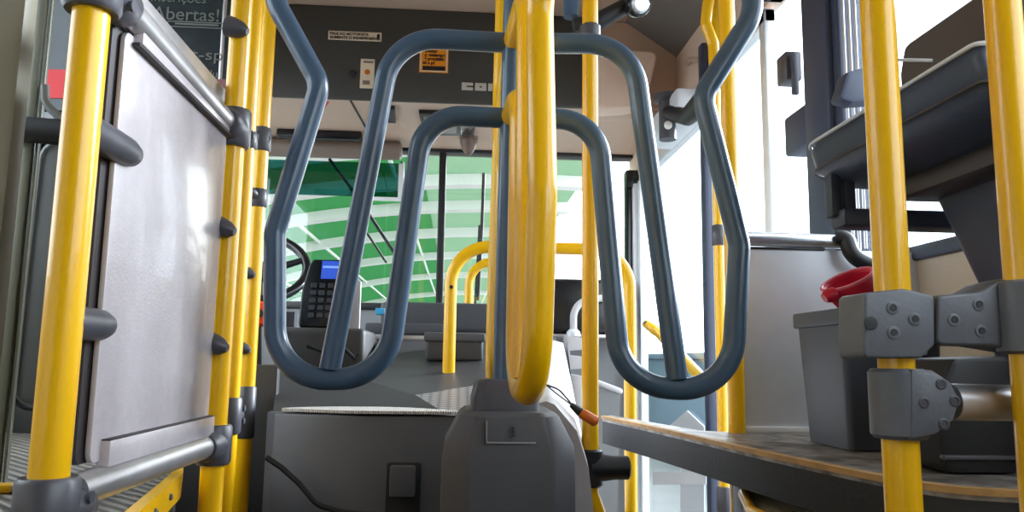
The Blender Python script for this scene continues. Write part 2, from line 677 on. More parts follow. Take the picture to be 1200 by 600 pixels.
t, p, q = sticker('notice_sticker', 385, 36, 447, 49, 'sticker', 'long narrow white notice sticker on dark header panel', 'sticker')
h = p.z-q.z
text_mesh('lettering', 'FALE AO MOTORISTA', h*.40, (p.x+.008, YH-.004, q.z+h*.56), EX, EZ, 'ink', t, xs=1.05, bold=.0006)
text_mesh('lettering', 'SOMENTE O INDISPENSÁVEL', h*.40, (p.x+.008, YH-.004, q.z+h*.14), EX, EZ, 'ink', t, xs=1.05, bold=.0006)
bm = B()
box2(bm, (q.x-.02, YH-.005, q.z+h*.3), (q.x-.008, YH-.003, q.z+h*.8))
mk('black_mark', bm, 'ink', t)
t, p, q = sticker('warning_sticker', 492, 54, 525, 86, 'orange', 'square orange warning sticker with black print on header panel', 'sticker')
w, h = q.x-p.x, p.z-q.z
bm = B()
box2(bm, (p.x+w*.12, YH-.005, q.z+h*.08), (q.x-w*.1, YH-.003, q.z+h*.24))
mk('black_bar', bm, 'ink', t)
for k, (s, dx) in enumerate((('Senhor', .2), ('o embarque', .18), ('é permitido', .18), ('só a pé', .12))):
    text_mesh('lettering', s, h*.17, (p.x+w*dx, YH-.004, q.z+h*(.76-.15*k)), EX, EZ, 'ink', t, xs=.9, bold=.0008)
bm = B()
for (x0, z0, x1, z1) in ((.03, .03, .97, .07), (.03, .93, .97, .97), (.03, .03, .07, .97), (.93, .03, .97, .97)):
    box2(bm, (p.x+w*x0, YH-.0045, q.z+h*z0), (p.x+w*x1, YH-.003, q.z+h*z1))
lab(mk('border', bm, 'sticker', t), 'pale border')
t, p, q = sticker('notice_sticker', 423, 69, 438, 104, 'sticker', 'small upright white sticker with faint red mark on header panel', 'sticker')
w, h = q.x-p.x, p.z-q.z
bm = B()
box2(bm, (p.x+w*.2, YH-.005, q.z+h*.86), (q.x-w*.1, YH-.003, q.z+h*.92))
mk('printed_line', bm, 'taupe', t)
bm = B()
box2(bm, (p.x+w*.2, YH-.005, q.z+h*.12), (q.x-w*.3, YH-.003, q.z+h*.26))
mk('printed_block', bm, 'taupe', t)
bm = B()
lathe(bm, [(w*.2, 0), (w*.2, .002)], (p.x+w*.5, YH-.005, q.z+h*.55), (0, 1, 0), 12)
mk('red_mark', bm, 'amber', t)
# maker's raised badge
p, q = P(541, 97, YH), P(601, 108, YH)
t = thing('raised_badge', (p.x, YH, q.z), 'raised silver letters on the lower right of header panel', 'badge')
h = p.z-q.z
lw = (P(554.5, 100, YH)-P(541, 100, YH)).x


def glyph(k, rects):
    bm = B()
    x = p.x+k
    for (x0, z0, x1, z1) in rects:
        box2(bm, (x+lw*x0, YH-.008, q.z+h*z0), (x+lw*x1, YH, q.z+h*z1), .002, 1)
    mk('letter', bm, 'badge', t)


glyph(0, ((0, 0, .45, 1), (.4, .62, 1, 1), (.4, 0, 1, .38)))
glyph(lw*1.16, ((0, 0, .4, 1), (.6, 0, 1, 1), (.3, .6, .7, 1), (.3, 0, .7, .4)))
glyph(lw*2.3, ((0, 0, .4, 1),))
glyph(lw*2.85, ((0, 0, .38, 1), (.62, 0, 1, 1), (.3, .68, .7, 1), (.3, 0, .7, .32)))
# small round screw cap on header
c = P(413, 87, YH)
bm = B()
lathe(bm, [(.016, 0), (.016, .004), (.011, .008)], c, (0, -1, 0), 16)
tag(mk('round_cap', bm, 'black'), 'small round black cap on header left of upright sticker', 'cap')


# soffit items (hang from the soffit)
def soff(px, py, lo=3.4, hi=4.2):
    for i in range(50):
        mid = (lo+hi)/2
        g = P(px, py, mid)
        if g.z > sl(mid):
            lo = lo
            hi = mid
        else:
            lo = mid
    return P(px, py, (lo+hi)/2)


def soffslab(bm, pts, th, bev=.004):
    w = [PZ(x, y, sl(3.7)-H0) for x, y in pts]
    slab(bm, [(v.x, v.y, sl(v.y)+.001) for v in w], (0, 0, -th), bev)
    return w


t = thing('warning_triangle', PZ(372, 125, sl(3.5)-H0), 'red and white triangular warning sticker under the beige soffit', 'sticker')
bm = B()
soffslab(bm, [(362, 115), (386, 116), (372, 139)], .003, 0)
mk('red_border', bm, 'redink', t)
bm = B()
soffslab(bm, [(366.5, 118), (381, 118.6), (372, 133)], .005, 0)
mk('white_field', bm, 'white', t)
bm = B()
soffslab(bm, [(368, 120.5), (376, 121), (375, 124), (368, 123.5)], .007, 0)
mk('black_symbol', bm, 'ink', t)
bm = B()
soffslab(bm, [(443, 121), (463, 121), (464, 140), (443, 139)], .02)
tag(mk('vent_grille', bm, 'black'), 'small dark square vent in the beige soffit', 'vent')
t = thing('ceiling_console', PZ(525, 140, sl(3.6)-H0), 'dark framed recessed console box in beige soffit above windscreen', 'console')
bm = B()
w = soffslab(bm, [(491, 126), (560, 128), (555, 157), (497, 155)], .022)
mk('frame', bm, 'black', t)
bm = B()
soffslab(bm, [(496, 129), (536, 130), (535, 152), (501, 152)], .026)
lab(mk('tray', bm, 'backing', t), 'pale grey tray')
bm = B()
soffslab(bm, [(540, 130), (556, 131), (552, 153), (540, 153)], .028)
mk('cover', bm, 'blackgloss', t)
# sun visor, blind case, dome camera
bm = B()
a, b = P(326, 157, 3.95), P(425, 159, 3.95)
box2(bm, (a.x, 3.9, a.z-.03), (b.x, 3.95, a.z+.02), .012, 3)
vis = thing('sun_visor', a, 'dark folded sun visor above the left windscreen pane', 'sun visor')
mk('flap', bm, 'blackgloss', vis)
bm = B()
tube(bm, [(a.x, 3.92, a.z+.035), (b.x+.05, 3.92, a.z+.035)], .008, 10)
mk('hinge_rod', bm, 'taupe', vis)
for x in (a.x+.05, b.x-.02):
    bm = B()
    box2(bm, (x-.012, 3.908, a.z+.03), (x+.012, 3.932, sl(3.92)+.004), .003)
    mk('hinge_post', bm, 'taupe', vis)
bm = B()
a, b = P(322, 176, 4.1), P(471, 178, 4.1)
zz = P(400, 175, 4.1).z
tube(bm, [(a.x-.2, 4.1, zz), (b.x-.01, 4.1, zz), (b.x, 4.1, zz)], [.05, .05, .035], 20)
tag(mk('blind_case', bm, 'taupe'), 'taupe roller blind case along top of left windscreen', 'roller blind')
c = P(549, 174, 3.95)
t = thing('dome_camera', c, 'small brown shield-shaped dome under the soffit by windscreen divider', 'camera')
bm = B()
lathe(bm, [(.048, .055), (.046, .03), (.036, .0), (.018, -.03), (.004, -.04)][::-1], c, (0, 0, 1), 20)
mk('dome', bm, mat('brown_dome', (120, 100, 90), .25), t)
bm = B()
lathe(bm, [(.05, .05), (.05, .062), (.03, .08), (.03, sl(3.95)-c.z+.004)], c, (0, 0, 1), 20)
mk('collar', bm, 'taupe', t)
# film strip on the left windscreen pane
a, b = P(306, 186, YF), P(466, 231, YF)
t = thing('sun_strip_film', (a.x, YF, b.z), 'green tinted film strip on upper left windscreen pane', 'window film')
bm = B()
box2(bm, (a.x, YF+.008, b.z), (b.x, YF+.011, a.z))
mk('film', bm, 'film', t)
bm = B()
box2(bm, (b.x, YF+.006, b.z-.02), (b.x+.03, YF+.014, a.z))
box2(bm, (b.x-.17, YF+.006, b.z-.02), (b.x, YF+.014, b.z))
mk('white_edge', bm, 'white', t)
# wipers outside the glass
for i, (pts, lb) in enumerate((([(386, 186), (420, 232), (462, 296)], 'thin black wiper lying diagonally across left windscreen pane'),
                               ([(567, 203), (565, 260), (560, 352)], 'thin black wiper standing upright on right windscreen pane'),
                               ([(471, 190), (474, 240), (468, 340)], 'thin black wiper standing upright just left of windscreen divider'))):
    t = thing('windscreen_wiper', P(*pts[-1], YF+.07), lb, 'wiper')
    bm = B()
    tube(bm, [P(x, y, YF+.07) for x, y in pts], .010, 8)
    mk('blade', bm, 'black', t)
    bm = B()
    tube(bm, [P(x-(9 if i == 0 else 3), y+(12 if i == 0 else 4), YF+.09) for x, y in pts[1:]], .007, 8)
    mk('arm', bm, 'black', t)

# ------------------------------------------------------------------ front door (right side)
def leaf(n, y0, y1, ztop):
    bm = B()
    z0, z1 = -.33, ztop
    f = .05
    for a, b in (((y0, z0), (y0+f, z1)), ((y1-f, z0), (y1, z1)), ((y0, z0), (y1, z0+.09)), ((y0, z1-f), (y1, z1))):
        box2(bm, (XR-.01, a[0], a[1]), (XR+.03, b[0], b[1]), .006)
    d = struct('door_%d' % n, bm, 'steelsheet')
    bm = B()
    box2(bm, (XR+.008, y0+f, z0+.09), (XR+.014, y1-f, z1-f))
    mk('pane', bm, 'bluglass', d)
    return d


ym = PX(830, 300, XR).y
d1 = leaf(1, ym, 4.10, H0+1.03)
d2 = leaf(2, 2.31, ym-.005, H0+1.15)
bm = B()
a, b = PX(858, 50, XR-.02), PX(892, 14, XR-.02)
box2(bm, (XR-.05, b.y, a.z), (XR+.0, a.y, b.z), .01)
mk('closer_block', bm, 'navyframe', d2)
bm = B()
hp = PX(918, 80, XR-.03)
box2(bm, (XR-.04, hp.y-.04, hp.z-.05), (XR+.01, hp.y+.03, hp.z+.04), .008)
box2(bm, (XR-.03, hp.y-.06, hp.z-.10), (XR-.01, hp.y-.045, hp.z+.03), .004)
mk('latch', bm, 'clamp', d2)
bm = B()
t = thing('arrow_sticker', (XR-.002, 3.2, H0-.6), 'white arrow-shaped sticker on the lower door glass', 'sticker')
w = [PX(x, y, XR+.006) for x, y in ((775, 508), (806, 481), (826, 500), (826, 600), (798, 600), (798, 512))]
slab(bm, w, (-.003, 0, 0))
mk('sheet', bm, mat('frosted_white', (222, 226, 232), .5), t)
bm = B()
w = [PX(x, y, XR+.005) for x, y in ((766, 553), (829, 553), (829, 568), (766, 568))]
slab(bm, w, (-.006, 0, 0))
tag(mk('white_strip', bm, 'white'), 'horizontal white strip across lower door glass', 'sticker')
# diagonal yellow grab bar on the door
t = thing('door_grab_bar', P(822, 445, 3.05), 'diagonal yellow grab bar on the front door below the turnstile', 'grab bar')
bm = B()
p0, p1, p2 = P(757, 379, 3.7), P(772, 390, 3.6), P(826, 447, 2.9)
tube(bm, [p0, p0+(p1-p0)*.7, p1, p2], [.020, .026, .024, .022], 14)
mk('bar', bm, 'yellow', t)
bm = B()
lathe(bm, [(.012, 0), (.010, .008)], p0+V((-.005, -.022, 0)), (-.2, -1, 0), 12)
mk('bolt', bm, 'clamp', t)
# door actuator above the door
t = thing('door_actuator', PX(800, 140, XR-.02), 'dark door opening mechanism with white bolt above the front door', 'door mechanism')
a, b = PX(786, 156, XR-.01), PX(831, 130, XR-.01)
bm = B()
box2(bm, (XR-.14, b.y, H0+.98), (XR, a.y, H0+1.08), .012)
lab(mk('housing', bm, 'steelsheet', t), 'grey housing')
bm = B()
tube(bm, [PX(784, 132, XR-.14), PX(806, 137, XR-.12), PX(836, 108, XR-.1)], [.03, .035, .05], 14)
mk('cylinder', bm, 'black', t)
bm = B()
c = PX(782, 128, XR-.14)
lathe(bm, [(.035, -.13), (.035, .03), (.055, .035), (.055, .06)], c, (0, 0, 1), 18)
mk('pivot', bm, 'clamp', t)
bm = B()
lathe(bm, [(.016, 0), (.016, .012), (.008, .02)], PX(783, 147, XR-.17), (-.3, -1, 0), 14)
mk('bolt', bm, 'white', t)
# raised grip on beige wall over the door
bm = B()
tube(bm, fillet([PX(806, 74, XR), PX(808, 70, XR-.03), PX(822, 70, XR-.03), PX(826, 76, XR)], .02), .012, 10)
tag(mk('grip_handle', bm, 'beige'), 'small beige grip on the wall panel above the door', 'grip')
# corner cover with slot to the right of header
t = thing('corner_cover', P(735, 120, 3.25), 'beige corner cover right of the dark header with recessed handle', 'cover')
bm = B()
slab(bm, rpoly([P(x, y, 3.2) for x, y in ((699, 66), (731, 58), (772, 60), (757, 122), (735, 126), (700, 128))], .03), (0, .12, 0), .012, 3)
mk('panel', bm, 'beigelit', t)
bm = B()
slab(bm, rpoly([P(x, y, 3.19) for x, y in ((743, 90), (755, 90), (752, 111), (742, 109))], .015), (0, .02, 0), .004)
mk('recess', bm, 'taupe', t)

# ------------------------------------------------------------------ front dash and driver's place
bm = B()
a, b = P(645, 326, 4.0), P(738, 392, 4.0)
box2(bm, (a.x-.05, 3.98, b.z), (b.x+.02, 4.22, a.z), .03, 3)
tag(mk('dash_panel', bm, 'blackgloss'), 'black dash block under right windscreen pane behind the pale handle', 'dashboard')
bm = B()
a, b = P(640, 391, 3.96), P(740, 397, 3.96)
box2(bm, (a.x, 3.95, b.z), (b.x, 4.1, a.z), .005)
struct('trim_8', bm, 'alu')
t = thing('grab_rail', P(673, 390, 3.85), 'pale curved grab handle in front of the black dash block', 'grab handle')
bm = B()
tube(bm, fillet([P(672, 392, 3.85), P(672, 354, 3.85), P(730, 346, 3.9)], .12), .018, 14)
mk('tube', bm, 'cowl', t)
bm = B()
lathe(bm, [(.035, 0), (.035, .02), (.02, .035)], P(672, 394, 3.85), (0, 0, 1), 16)
mk('flange', bm, 'steelsheet', t)
# dash box and store box
a, b = P(446, 353, 3.05), P(648, 392, 3.05)
bm = B()
dt = thing('dashboard', (a.x, 3.05, b.z), 'long grey dashboard block at the windscreen behind yellow hand rail', 'dashboard')
box2(bm, (a.x, 3.05, b.z), (b.x, 3.6, a.z), .02, 3)
mk('body', bm, 'dash', dt)
bm = B()
a, b = P(428, 378, 2.98), P(520, 392, 2.98)
box2(bm, (a.x, 2.97, b.z), (b.x, 3.06, a.z), .01)
mk('ledge', bm, 'dash', dt)
bm = B()
a, b = P(408, 392, 2.95), P(502, 399, 2.95)
box2(bm, (a.x, 2.94, b.z), (b.x, 3.05, a.z), .003)
lab(mk('edge_strip', bm, 'alu', dt), 'pale metal edge strip')
bm = B()
a = P(445, 365, 3.0)
box2(bm, (a.x-.015, 2.98, a.z-.012), (a.x+.02, 3.05, a.z+.012), .002)
tag(mk('blue_card', bm, 'cyan'), 'small cyan card lying on the dashboard ledge', 'card')
# fare console with keypad and blue screen
Yk = 2.6
t = thing('fare_console', P(370, 386, Yk), 'black fare console with keypad and small blue screen beside driver', 'ticket machine')
lean = V((0, .28, .96)).normalized()
o = P(349, 382, Yk)
wk = P(402, 382, Yk).x-o.x
hk = (P(349, 300, Yk).z-o.z)/lean.z
nk = V((0, -.96, .28)).normalized()


def kp(u, v, d=0):
    return o+V((wk*u, 0, 0))+lean*(hk*v)+nk*d


bm = B()
slab(bm, rpoly([kp(0, 0), kp(1, 0), kp(1, 1), kp(.18, 1), kp(.1, .9), kp(0, .55)], .012), -nk*.07, .006)
mk('casing', bm, 'blackgloss', t)
bm = B()
slab(bm, [kp(.40, .70, .002), kp(.88, .70, .002), kp(.88, .97, .002), kp(.40, .97, .002)], -nk*.003)
s = mk('screen', bm, 'screen', t)
bm = B()
slab(bm, [kp(.43, .86, .004), kp(.85, .86, .004), kp(.85, .89, .004), kp(.43, .89, .004)], -nk*.002)
mk('screen_line', bm, 'screenbar', s)
for i in range(4):
    for j in range(5):
        bm = B()
        u, v = .2+.19*i, .12+.11*j
        slab(bm, rpoly([kp(u, v, .001), kp(u+.13, v, .001), kp(u+.13, v+.07, .001), kp(u, v+.07, .001)], .003, 2), nk*.004, .001, 1)
        mk('key', bm, 'keys', t)
bm = B()
tube(bm, [kp(.5, .1, -.05), kp(.5, -.2, -.02)+V((0, .03, -.05)), V((kp(.5, 0).x, Yk+.1, P(370, 430, Yk).z))], .03, 12)
mk('stand', bm, 'black', t)
# driver's side console
bm = B()
a, b = P(333, 384, 2.62), P(428, 455, 2.62)
t = thing('driver_console', (a.x, 2.62, b.z), 'black console beneath the fare console and behind left turnstile arm', 'console')
box2(bm, (a.x, 2.56, b.z-.02), (b.x, 2.93, a.z), .02, 3)
mk('body', bm, 'engine', t)
bm = B()
tube(bm, [P(x, y, 2.5) for x, y in ((360, 405), (378, 412), (392, 404), (405, 410), (416, 421), (420, 414))], .007, 8)
tag(mk('cable', bm, 'black'), 'looping black cable on the console behind left turnstile arm', 'cable')
bm = B()
w = [P(x, y, 2.75) for x, y in ((404, 386), (421, 386), (423, 330), (412, 318), (406, 335))]
slab(bm, w, (0, .02, 0), .003)
tag(mk('paper_slip', bm, 'cowl'), 'white paper slip standing beside the fare console', 'paper')
bm = B()
w = [P(x, y, 2.5) for x, y in ((334, 365), (346, 365), (345, 383), (333, 383))]
slab(bm, w, (0, .03, 0), .004)
tag(mk('metal_bracket', bm, 'clamp'), 'small grey bracket left of the fare console', 'bracket')
# steering wheel
c = P(300, 312, 3.15)
t = thing('steering_wheel', c, 'black steering wheel glimpsed behind the yellow poles', 'steering wheel')
ax = V((.15, -.62, .6)).normalized()
u = ax.orthogonal().normalized()
v = ax.cross(u)
bm = B()
tube(bm, [c+(u*math.cos(k*math.pi/24)+v*math.sin(k*math.pi/24))*.20 for k in range(48)], .019, 12, closed=True)
mk('rim', bm, 'blackgloss', t)
for k in range(3):
    bm = B()
    d = u*math.cos(k*2.094+.5)+v*math.sin(k*2.094+.5)
    tube(bm, [c-ax*.03, c-ax*.02+d*.1, c+d*.195], [.022, .016, .013], 10)
    mk('spoke', bm, 'black', t)
bm = B()
lathe(bm, [(.05, -.05), (.055, -.02), (.04, 0)], c, ax, 18)
mk('hub', bm, 'black', t)
bm = B()
tube(bm, [c-ax*.04, c-ax*.3+V((0, .08, -.2)), V((c.x, c.y+.2, .002))], .03, 12)
mk('column', bm, 'black', t)
# red knob on lever
c = P(305, 368, 2.1)
t = thing('lever', c-V((0, 0, .3)), 'orange-red knob on black lever beside the left yellow poles', 'lever')
bm = B()
lathe(bm, [(.008, -.034), (.026, -.026), (.031, 0), (.026, .026), (.008, .034)], c, (0, 0, 1), 18)
lab(mk('knob', bm, 'redrefl', t), 'orange-red knob')
bm = B()
tube(bm, [c-V((0, 0, .03)), c-V((-.02, 0, .35))], .009, 10)
mk('rod', bm, 'black', t)
bm = B()
lathe(bm, [(.012, 0), (.012, .006)], c+V((.004, -.033, 0)), (0, 1, 0), 14)
mk('cap', bm, 'black', t)

# ------------------------------------------------------------------ engine cover
t = thing('engine_cover', (P(430, 500, 1.75).x, 2.0, 0), 'big black engine cover with tread plate top behind the turnstile', 'engine cover')
A_, B_, C_ = P(320, 482, 1.78), P(531, 490, 1.78), P(640, 486, 1.78)
D_, E_, F_, G_ = P(430, 446, 2.2), P(442, 398, 2.95), P(652, 396, 2.95), P(326, 428, 2.5)
D2 = P(489, 464, 2.0)
bm = B()


def grid_solid(bm, tops, base=0.02):
    vt = [bm.verts.new(p) for p in tops]
    vb = [bm.verts.new((p[0], p[1], base)) for p in tops]
    bm.faces.new(vt)
    bm.faces.new(vb[::-1])
    n = len(vt)
    for i in range(n):
        bm.faces.new((vt[i], vb[i], vb[(i+1) % n], vt[(i+1) % n]))


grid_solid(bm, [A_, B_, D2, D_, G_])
mk('side_shoulder', bm, mat('dark_shoulder_cover', (36, 36, 37), .6, bump=.1, bscale=300), t, 20)  # darker tone than the rest of the engine cover
bm = B()
def onplate(x, y):            # point on the plane of the top plate
    n_ = (C_-B_).cross(E_-B_)
    d_ = ray(x, y)
    return EYE+d_*((B_-EYE).dot(n_)/d_.dot(n_))


DECK = mat('dark_deck', (64, 64, 67), .45, noise=.08, nscale=8)
T1, T2 = onplate(487, 463), onplate(650, 436)
slab(bm, [B_, C_, T2, T1], (0, 0, -.025))
lab(mk('tread_plate', bm, 'tread', t, 20), 'grey tread plate')
bm = B()
slab(bm, [T1, T2, F_, E_, onplate(430, 448)], (0, 0, -.022))
mk('deck', bm, DECK, t, 20)
bm = B()
grid_solid(bm, [B_-V((0, 0, .03)), C_-V((0, 0, .03)), F_-V((0, 0, .03)), E_-V((0, 0, .03)), D_-V((0, 0, .03))])
mk('body', bm, 'engine', t, 20)
bm = B()
yb_ = onplate(532, 424).y
a, b = P(499, 389, yb_), P(566, 424, yb_)
te, t = t, thing('storage_box', (a.x, yb_, b.z), 'dark box under the dashboard beside the yellow hand rail', 'box')
box2(bm, (a.x, yb_, b.z), (b.x, yb_+.25, a.z-.01), .012, 3)
mk('body', bm, 'engine', t)
bm = B()
box2(bm, (a.x-.006, yb_-.008, a.z-.03), (b.x+.006, yb_+.25, a.z), .008)
mk('lid', bm, 'dash', t)
t = te
# front shell with a curved ribbed lip on its top
bm = B()
front = [P(x, 487, 1.70) for x in (300, 530)]
zl = front[1].z
pl = V((P(318, 480, 1.70).x, 1.74, 0))
outline = [V((front[0].x, 1.80, zl)), V((pl.x, 1.735, zl)), V((P(388, 487, 1.68).x, 1.68, zl)), V((front[1].x+.1, 1.68, zl)), V((front[1].x+.1, 1.80, zl))]
slab(bm, [V((p.x, p.y, 0.02)) for p in outline], (0, 0, zl-.02), .006)
mk('front_panel', bm, 'cabinet', t, 25)
bm = B()
n = 16
xa, xb = pl.x+.015, front[1].x+.02
fr = []
bk = []
for i in range(n+1):
    s = i/n
    x = xa+(xb-xa)*s
    fy = 1.735-.055*min(1, s*2.6)
    fr.append(V((x, fy-.004, zl+.004)))
    bk.append(V((x, fy+.012+.13*math.sin(math.pi*min(1, s*1.02))**.8, zl+.004)))
slab(bm, fr+bk[::-1], (0, 0, .006))
lab(mk('lip', bm, 'lip', t), 'pale ribbed edge strip')
# latch recess
Yl = 1.676
bm = B()
o1, o2 = P(453, 542, Yl), P(492, 600, Yl)
slab(bm, rpoly([V((o1.x, Yl, o1.z)), V((o2.x, Yl, o1.z)), V((o2.x, Yl, o1.z-.19)), V((o1.x, Yl, o1.z-.19))], .006), (0, .02, 0), .003)
lt = mk('latch', bm, 'black', t)
bm = B()
o1, o2 = P(457, 546, Yl-.012), P(486, 583, Yl-.012)
slab(bm, rpoly([V((o1.x, Yl-.012, o1.z)), V((o2.x, Yl-.012, o1.z)), V((o2.x, Yl-.012, o2.z)), V((o1.x, Yl-.012, o2.z))], .005), (0, .02, 0), .004)
mk('latch_flap', bm, 'cabinet', lt)
bm = B()
w = [P(x, y, 1.66) for x, y in ((312, 536), (330, 548), (350, 566), (372, 592), (400, 600), (440, 604))]
tube(bm, fillet(w, .05), .006, 8)
mk('seam_trim', bm, 'black', t)
# pale right flank
bm = B()
l0 = [P(646, 398, 2.7), P(660, 402, 2.7), P(668, 440, 2.7), P(676, 480, 2.7), P(680, 600, 2.7)]
l1 = [P(640, 470, 1.5), P(650, 474, 1.5), P(676, 505, 1.5), P(690, 550, 1.5), P(697, 610, 1.5)]
bm2 = bm
ra = [bm.verts.new(p) for p in l0]
rb = [bm.verts.new(p) for p in l1]
rc = [bm.verts.new(p-V((.04, 0, .01))) for p in l0]
rd = [bm.verts.new(p-V((.04, 0, .01))) for p in l1]
for i in range(4):
    bm.faces.new((ra[i], ra[i+1], rb[i+1], rb[i]))
    bm.faces.new((rc[i], rd[i], rd[i+1], rc[i+1]))
for A, Bq in ((ra, rc), (rb, rd)):
    for i in range(4):
        bm.faces.new((A[i], Bq[i], Bq[i+1], A[i+1]))
bm.faces.new((ra[0], rb[0], rd[0], rc[0]))
bm.faces.new((ra[4], rc[4], rd[4], rb[4]))
lab(mk('side_cowl', bm, 'cowl', t, 50), 'pale grey side cowl')
# notched pale bracket beside the cowl
bm = B()
w = [P(x, y, 2.75) for x, y in ((662, 393), (682, 396), (682, 410), (668, 411), (668, 416), (683, 418), (683, 432), (669, 433), (669, 438), (684, 441), (690, 600), (676, 600), (668, 440))]
slab(bm, w, (0, .06, 0), .004)
tag(mk('hinge_bracket', bm, 'cowl'), 'pale notched bracket between engine cover and yellow centre pole', 'bracket')
# bin by the door steps
t = thing('litter_bin', P(712, 478, 2.9)-V((0, 0, .25)), 'small grey litter bin with pale rim by the door steps', 'bin')
bm = B()
tp = [P(x, y, 2.9) for x, y in ((701, 440), (726, 452))]
zt_ = P(715, 446, 2.9).z
loft(bm, [[V((tp[0].x+.02, 2.9, -.358)), V((tp[1].x-.03, 2.9, -.358)), V((tp[1].x-.03, 3.05, -.358)), V((tp[0].x+.02, 3.05, -.358))],
          [V((tp[0].x-.03, 2.88, zt_)), V((tp[1].x, 2.88, zt_-.04)), V((tp[1].x, 3.08, zt_-.04)), V((tp[0].x-.03, 3.08, zt_))]])
mk('body', bm, 'greywall', t)
bm = B()
tube(bm, rpoly([V((tp[0].x-.03, 2.88, zt_)), V((tp[1].x, 2.88, zt_-.04)), V((tp[1].x, 3.08, zt_-.04)), V((tp[0].x-.03, 3.08, zt_))], .02, 4), .012, 10, closed=True)
lab(mk('rim', bm, 'cowl', t), 'pale rim')

# partition behind the driver
YP = 1.98
bm = B()
xe = P(258, 60, YP).x
xe2 = P(322, 500, YP).x
box2(bm, (XL, YP, 0), (xe2, YP+.03, H0-.02), .004)
struct('wall_partition', bm, 'engine')
bm = B()
box2(bm, (XL, YP+.005, H0-.02), (xe, YP+.013, ZC))
struct('window_6', bm, 'smoke')
bm = B()
box2(bm, (xe, YP-.005, H0-.02), (xe+.012, YP+.02, ZC), .003)
struct('trim_9', bm, 'alu')
# poster on the partition glass
p, q = P(50, -30, YP-.004), P(263, 136, YP-.004)
t = thing('poster', (p.x, YP, q.z), 'dark teal advertising poster with faded text behind the grey side panel', 'poster')
bm = B()
box2(bm, (p.x, YP-.004, q.z), (q.x, YP, p.z+.2))
mk('sheet', bm, 'poster', t)
YT = YP-.006


def ptext(s, px, py, hpx, m='postertext', xs=1.0):
    o = P(px, py, YT)
    text_mesh('lettering', s, hpx/F*YP*1.35, (o.x, YT, o.z), EX, EZ, m, t, xs=xs)


ptext('Abertas!', 178, 22, 17, xs=1.0)
ptext('Inscrições', 176, 1, 12)
ptext('it-sp', 218, 69, 14, xs=1.3)
ptext('.edu', 232, 90, 10)
p2, q2 = P(196, 24, YT), P(265, 33, YT)
bm = B()
w = (q2.x-p2.x)
for (z0, z1) in ((p2.z-.003, p2.z), (q2.z-.003, q2.z)):
    box2(bm, (p2.x, YT-.001, z0), (q2.x, YT+.001, z1))
for (x0, x1) in ((p2.x, p2.x+.003), (q2.x-.003, q2.x)):
    box2(bm, (x0, YT-.001, q2.z-.003), (x1, YT+.001, p2.z))
box2(bm, (p2.x+.02, YT-.001, (p2.z+q2.z)/2-.003), (q2.x-.02, YT+.001, (p2.z+q2.z)/2+.002))
mk('frame_box', bm, 'postertext', t)
p2, q2 = P(55, 81, YT), P(150, 118, YT)
bm = B()
box2(bm, (p2.x, YT-.0005, q2.z), (q2.x, YT+.001, p2.z))
lab(mk('red_band', bm, 'redink', t), 'red band')
o = P(108, 112, YT)
text_mesh('lettering', '03', .075, (o.x, YT-.002, o.z), EX, EZ, 'gauge', t)
p2, q2 = P(240, 92, YT), P(262, 132, YT)
bm = B()
box2(bm, (p2.x, YT-.0005, q2.z), (q2.x, YT+.001, p2.z))
lab(mk('rosy_patch', bm, mat('dull_rose_print', (128, 84, 92), .5), t), 'dull rose patch')

# left background frame and panels
t = thing('metal_partition', P(20, 300, 1.15), 'grey aluminium side frame at far left behind the front yellow pole', 'frame')
bm = B()
c = P(48, 60, 1.15)
box2(bm, (c.x-.010, 1.14, .4), (c.x+.006, 1.15, ZC), .003)
box2(bm, (c.x+.008, 1.144, .4), (c.x+.013, 1.152, ZC), .002)
mk('profile', bm, mat('dull_olive_aluminium', (122, 124, 112), .4, .3), t)
bm = B()
box2(bm, (c.x-.060, 1.16, .4), (c.x-.012, 1.17, ZC), .003)
mk('seal', bm, 'black', t)
bm = B()
cc = P(47, 151, 1.12)
tube(bm, [cc+V((-.05, 0, 0)), cc+V((.06, .0, -.006))], .019, 16)
mk('clamp', bm, 'black', t)
bm = B()
w = rpoly([P(x, y, 1.22) for x, y in ((48, 165), (130, 166), (112, 470), (14, 476))], .03)
slab(bm, w, (0, .012, 0), .003)
mk('lower_panel', bm, 'backing', t)
bm = B()
w = rpoly([P(x, y, 1.215) for x, y in ((45, 161), (134, 161), (116, 475), (9, 481))], .034)
tube(bm, w, .0035, 8, closed=True)
mk('gasket', bm, 'black', t)
bm = B()
tube(bm, fillet([P(53, 100, 1.14), P(53, 122, 1.14), P(75, 142, 1.14), P(100, 142, 1.14)], .03), .006, 10)
mk('cable', bm, 'backing', t)
bm = B()
c = P(8, 60, 0.95)
box2(bm, (c.x-.12, .93, .3), (c.x+.028, .96, ZC), .006)
tag(mk('end_panel', bm, mat('olive_beige_panel', (150, 146, 128), .5, noise=.05, nscale=8)), 'olive beige upright panel at the far left edge', 'panel')

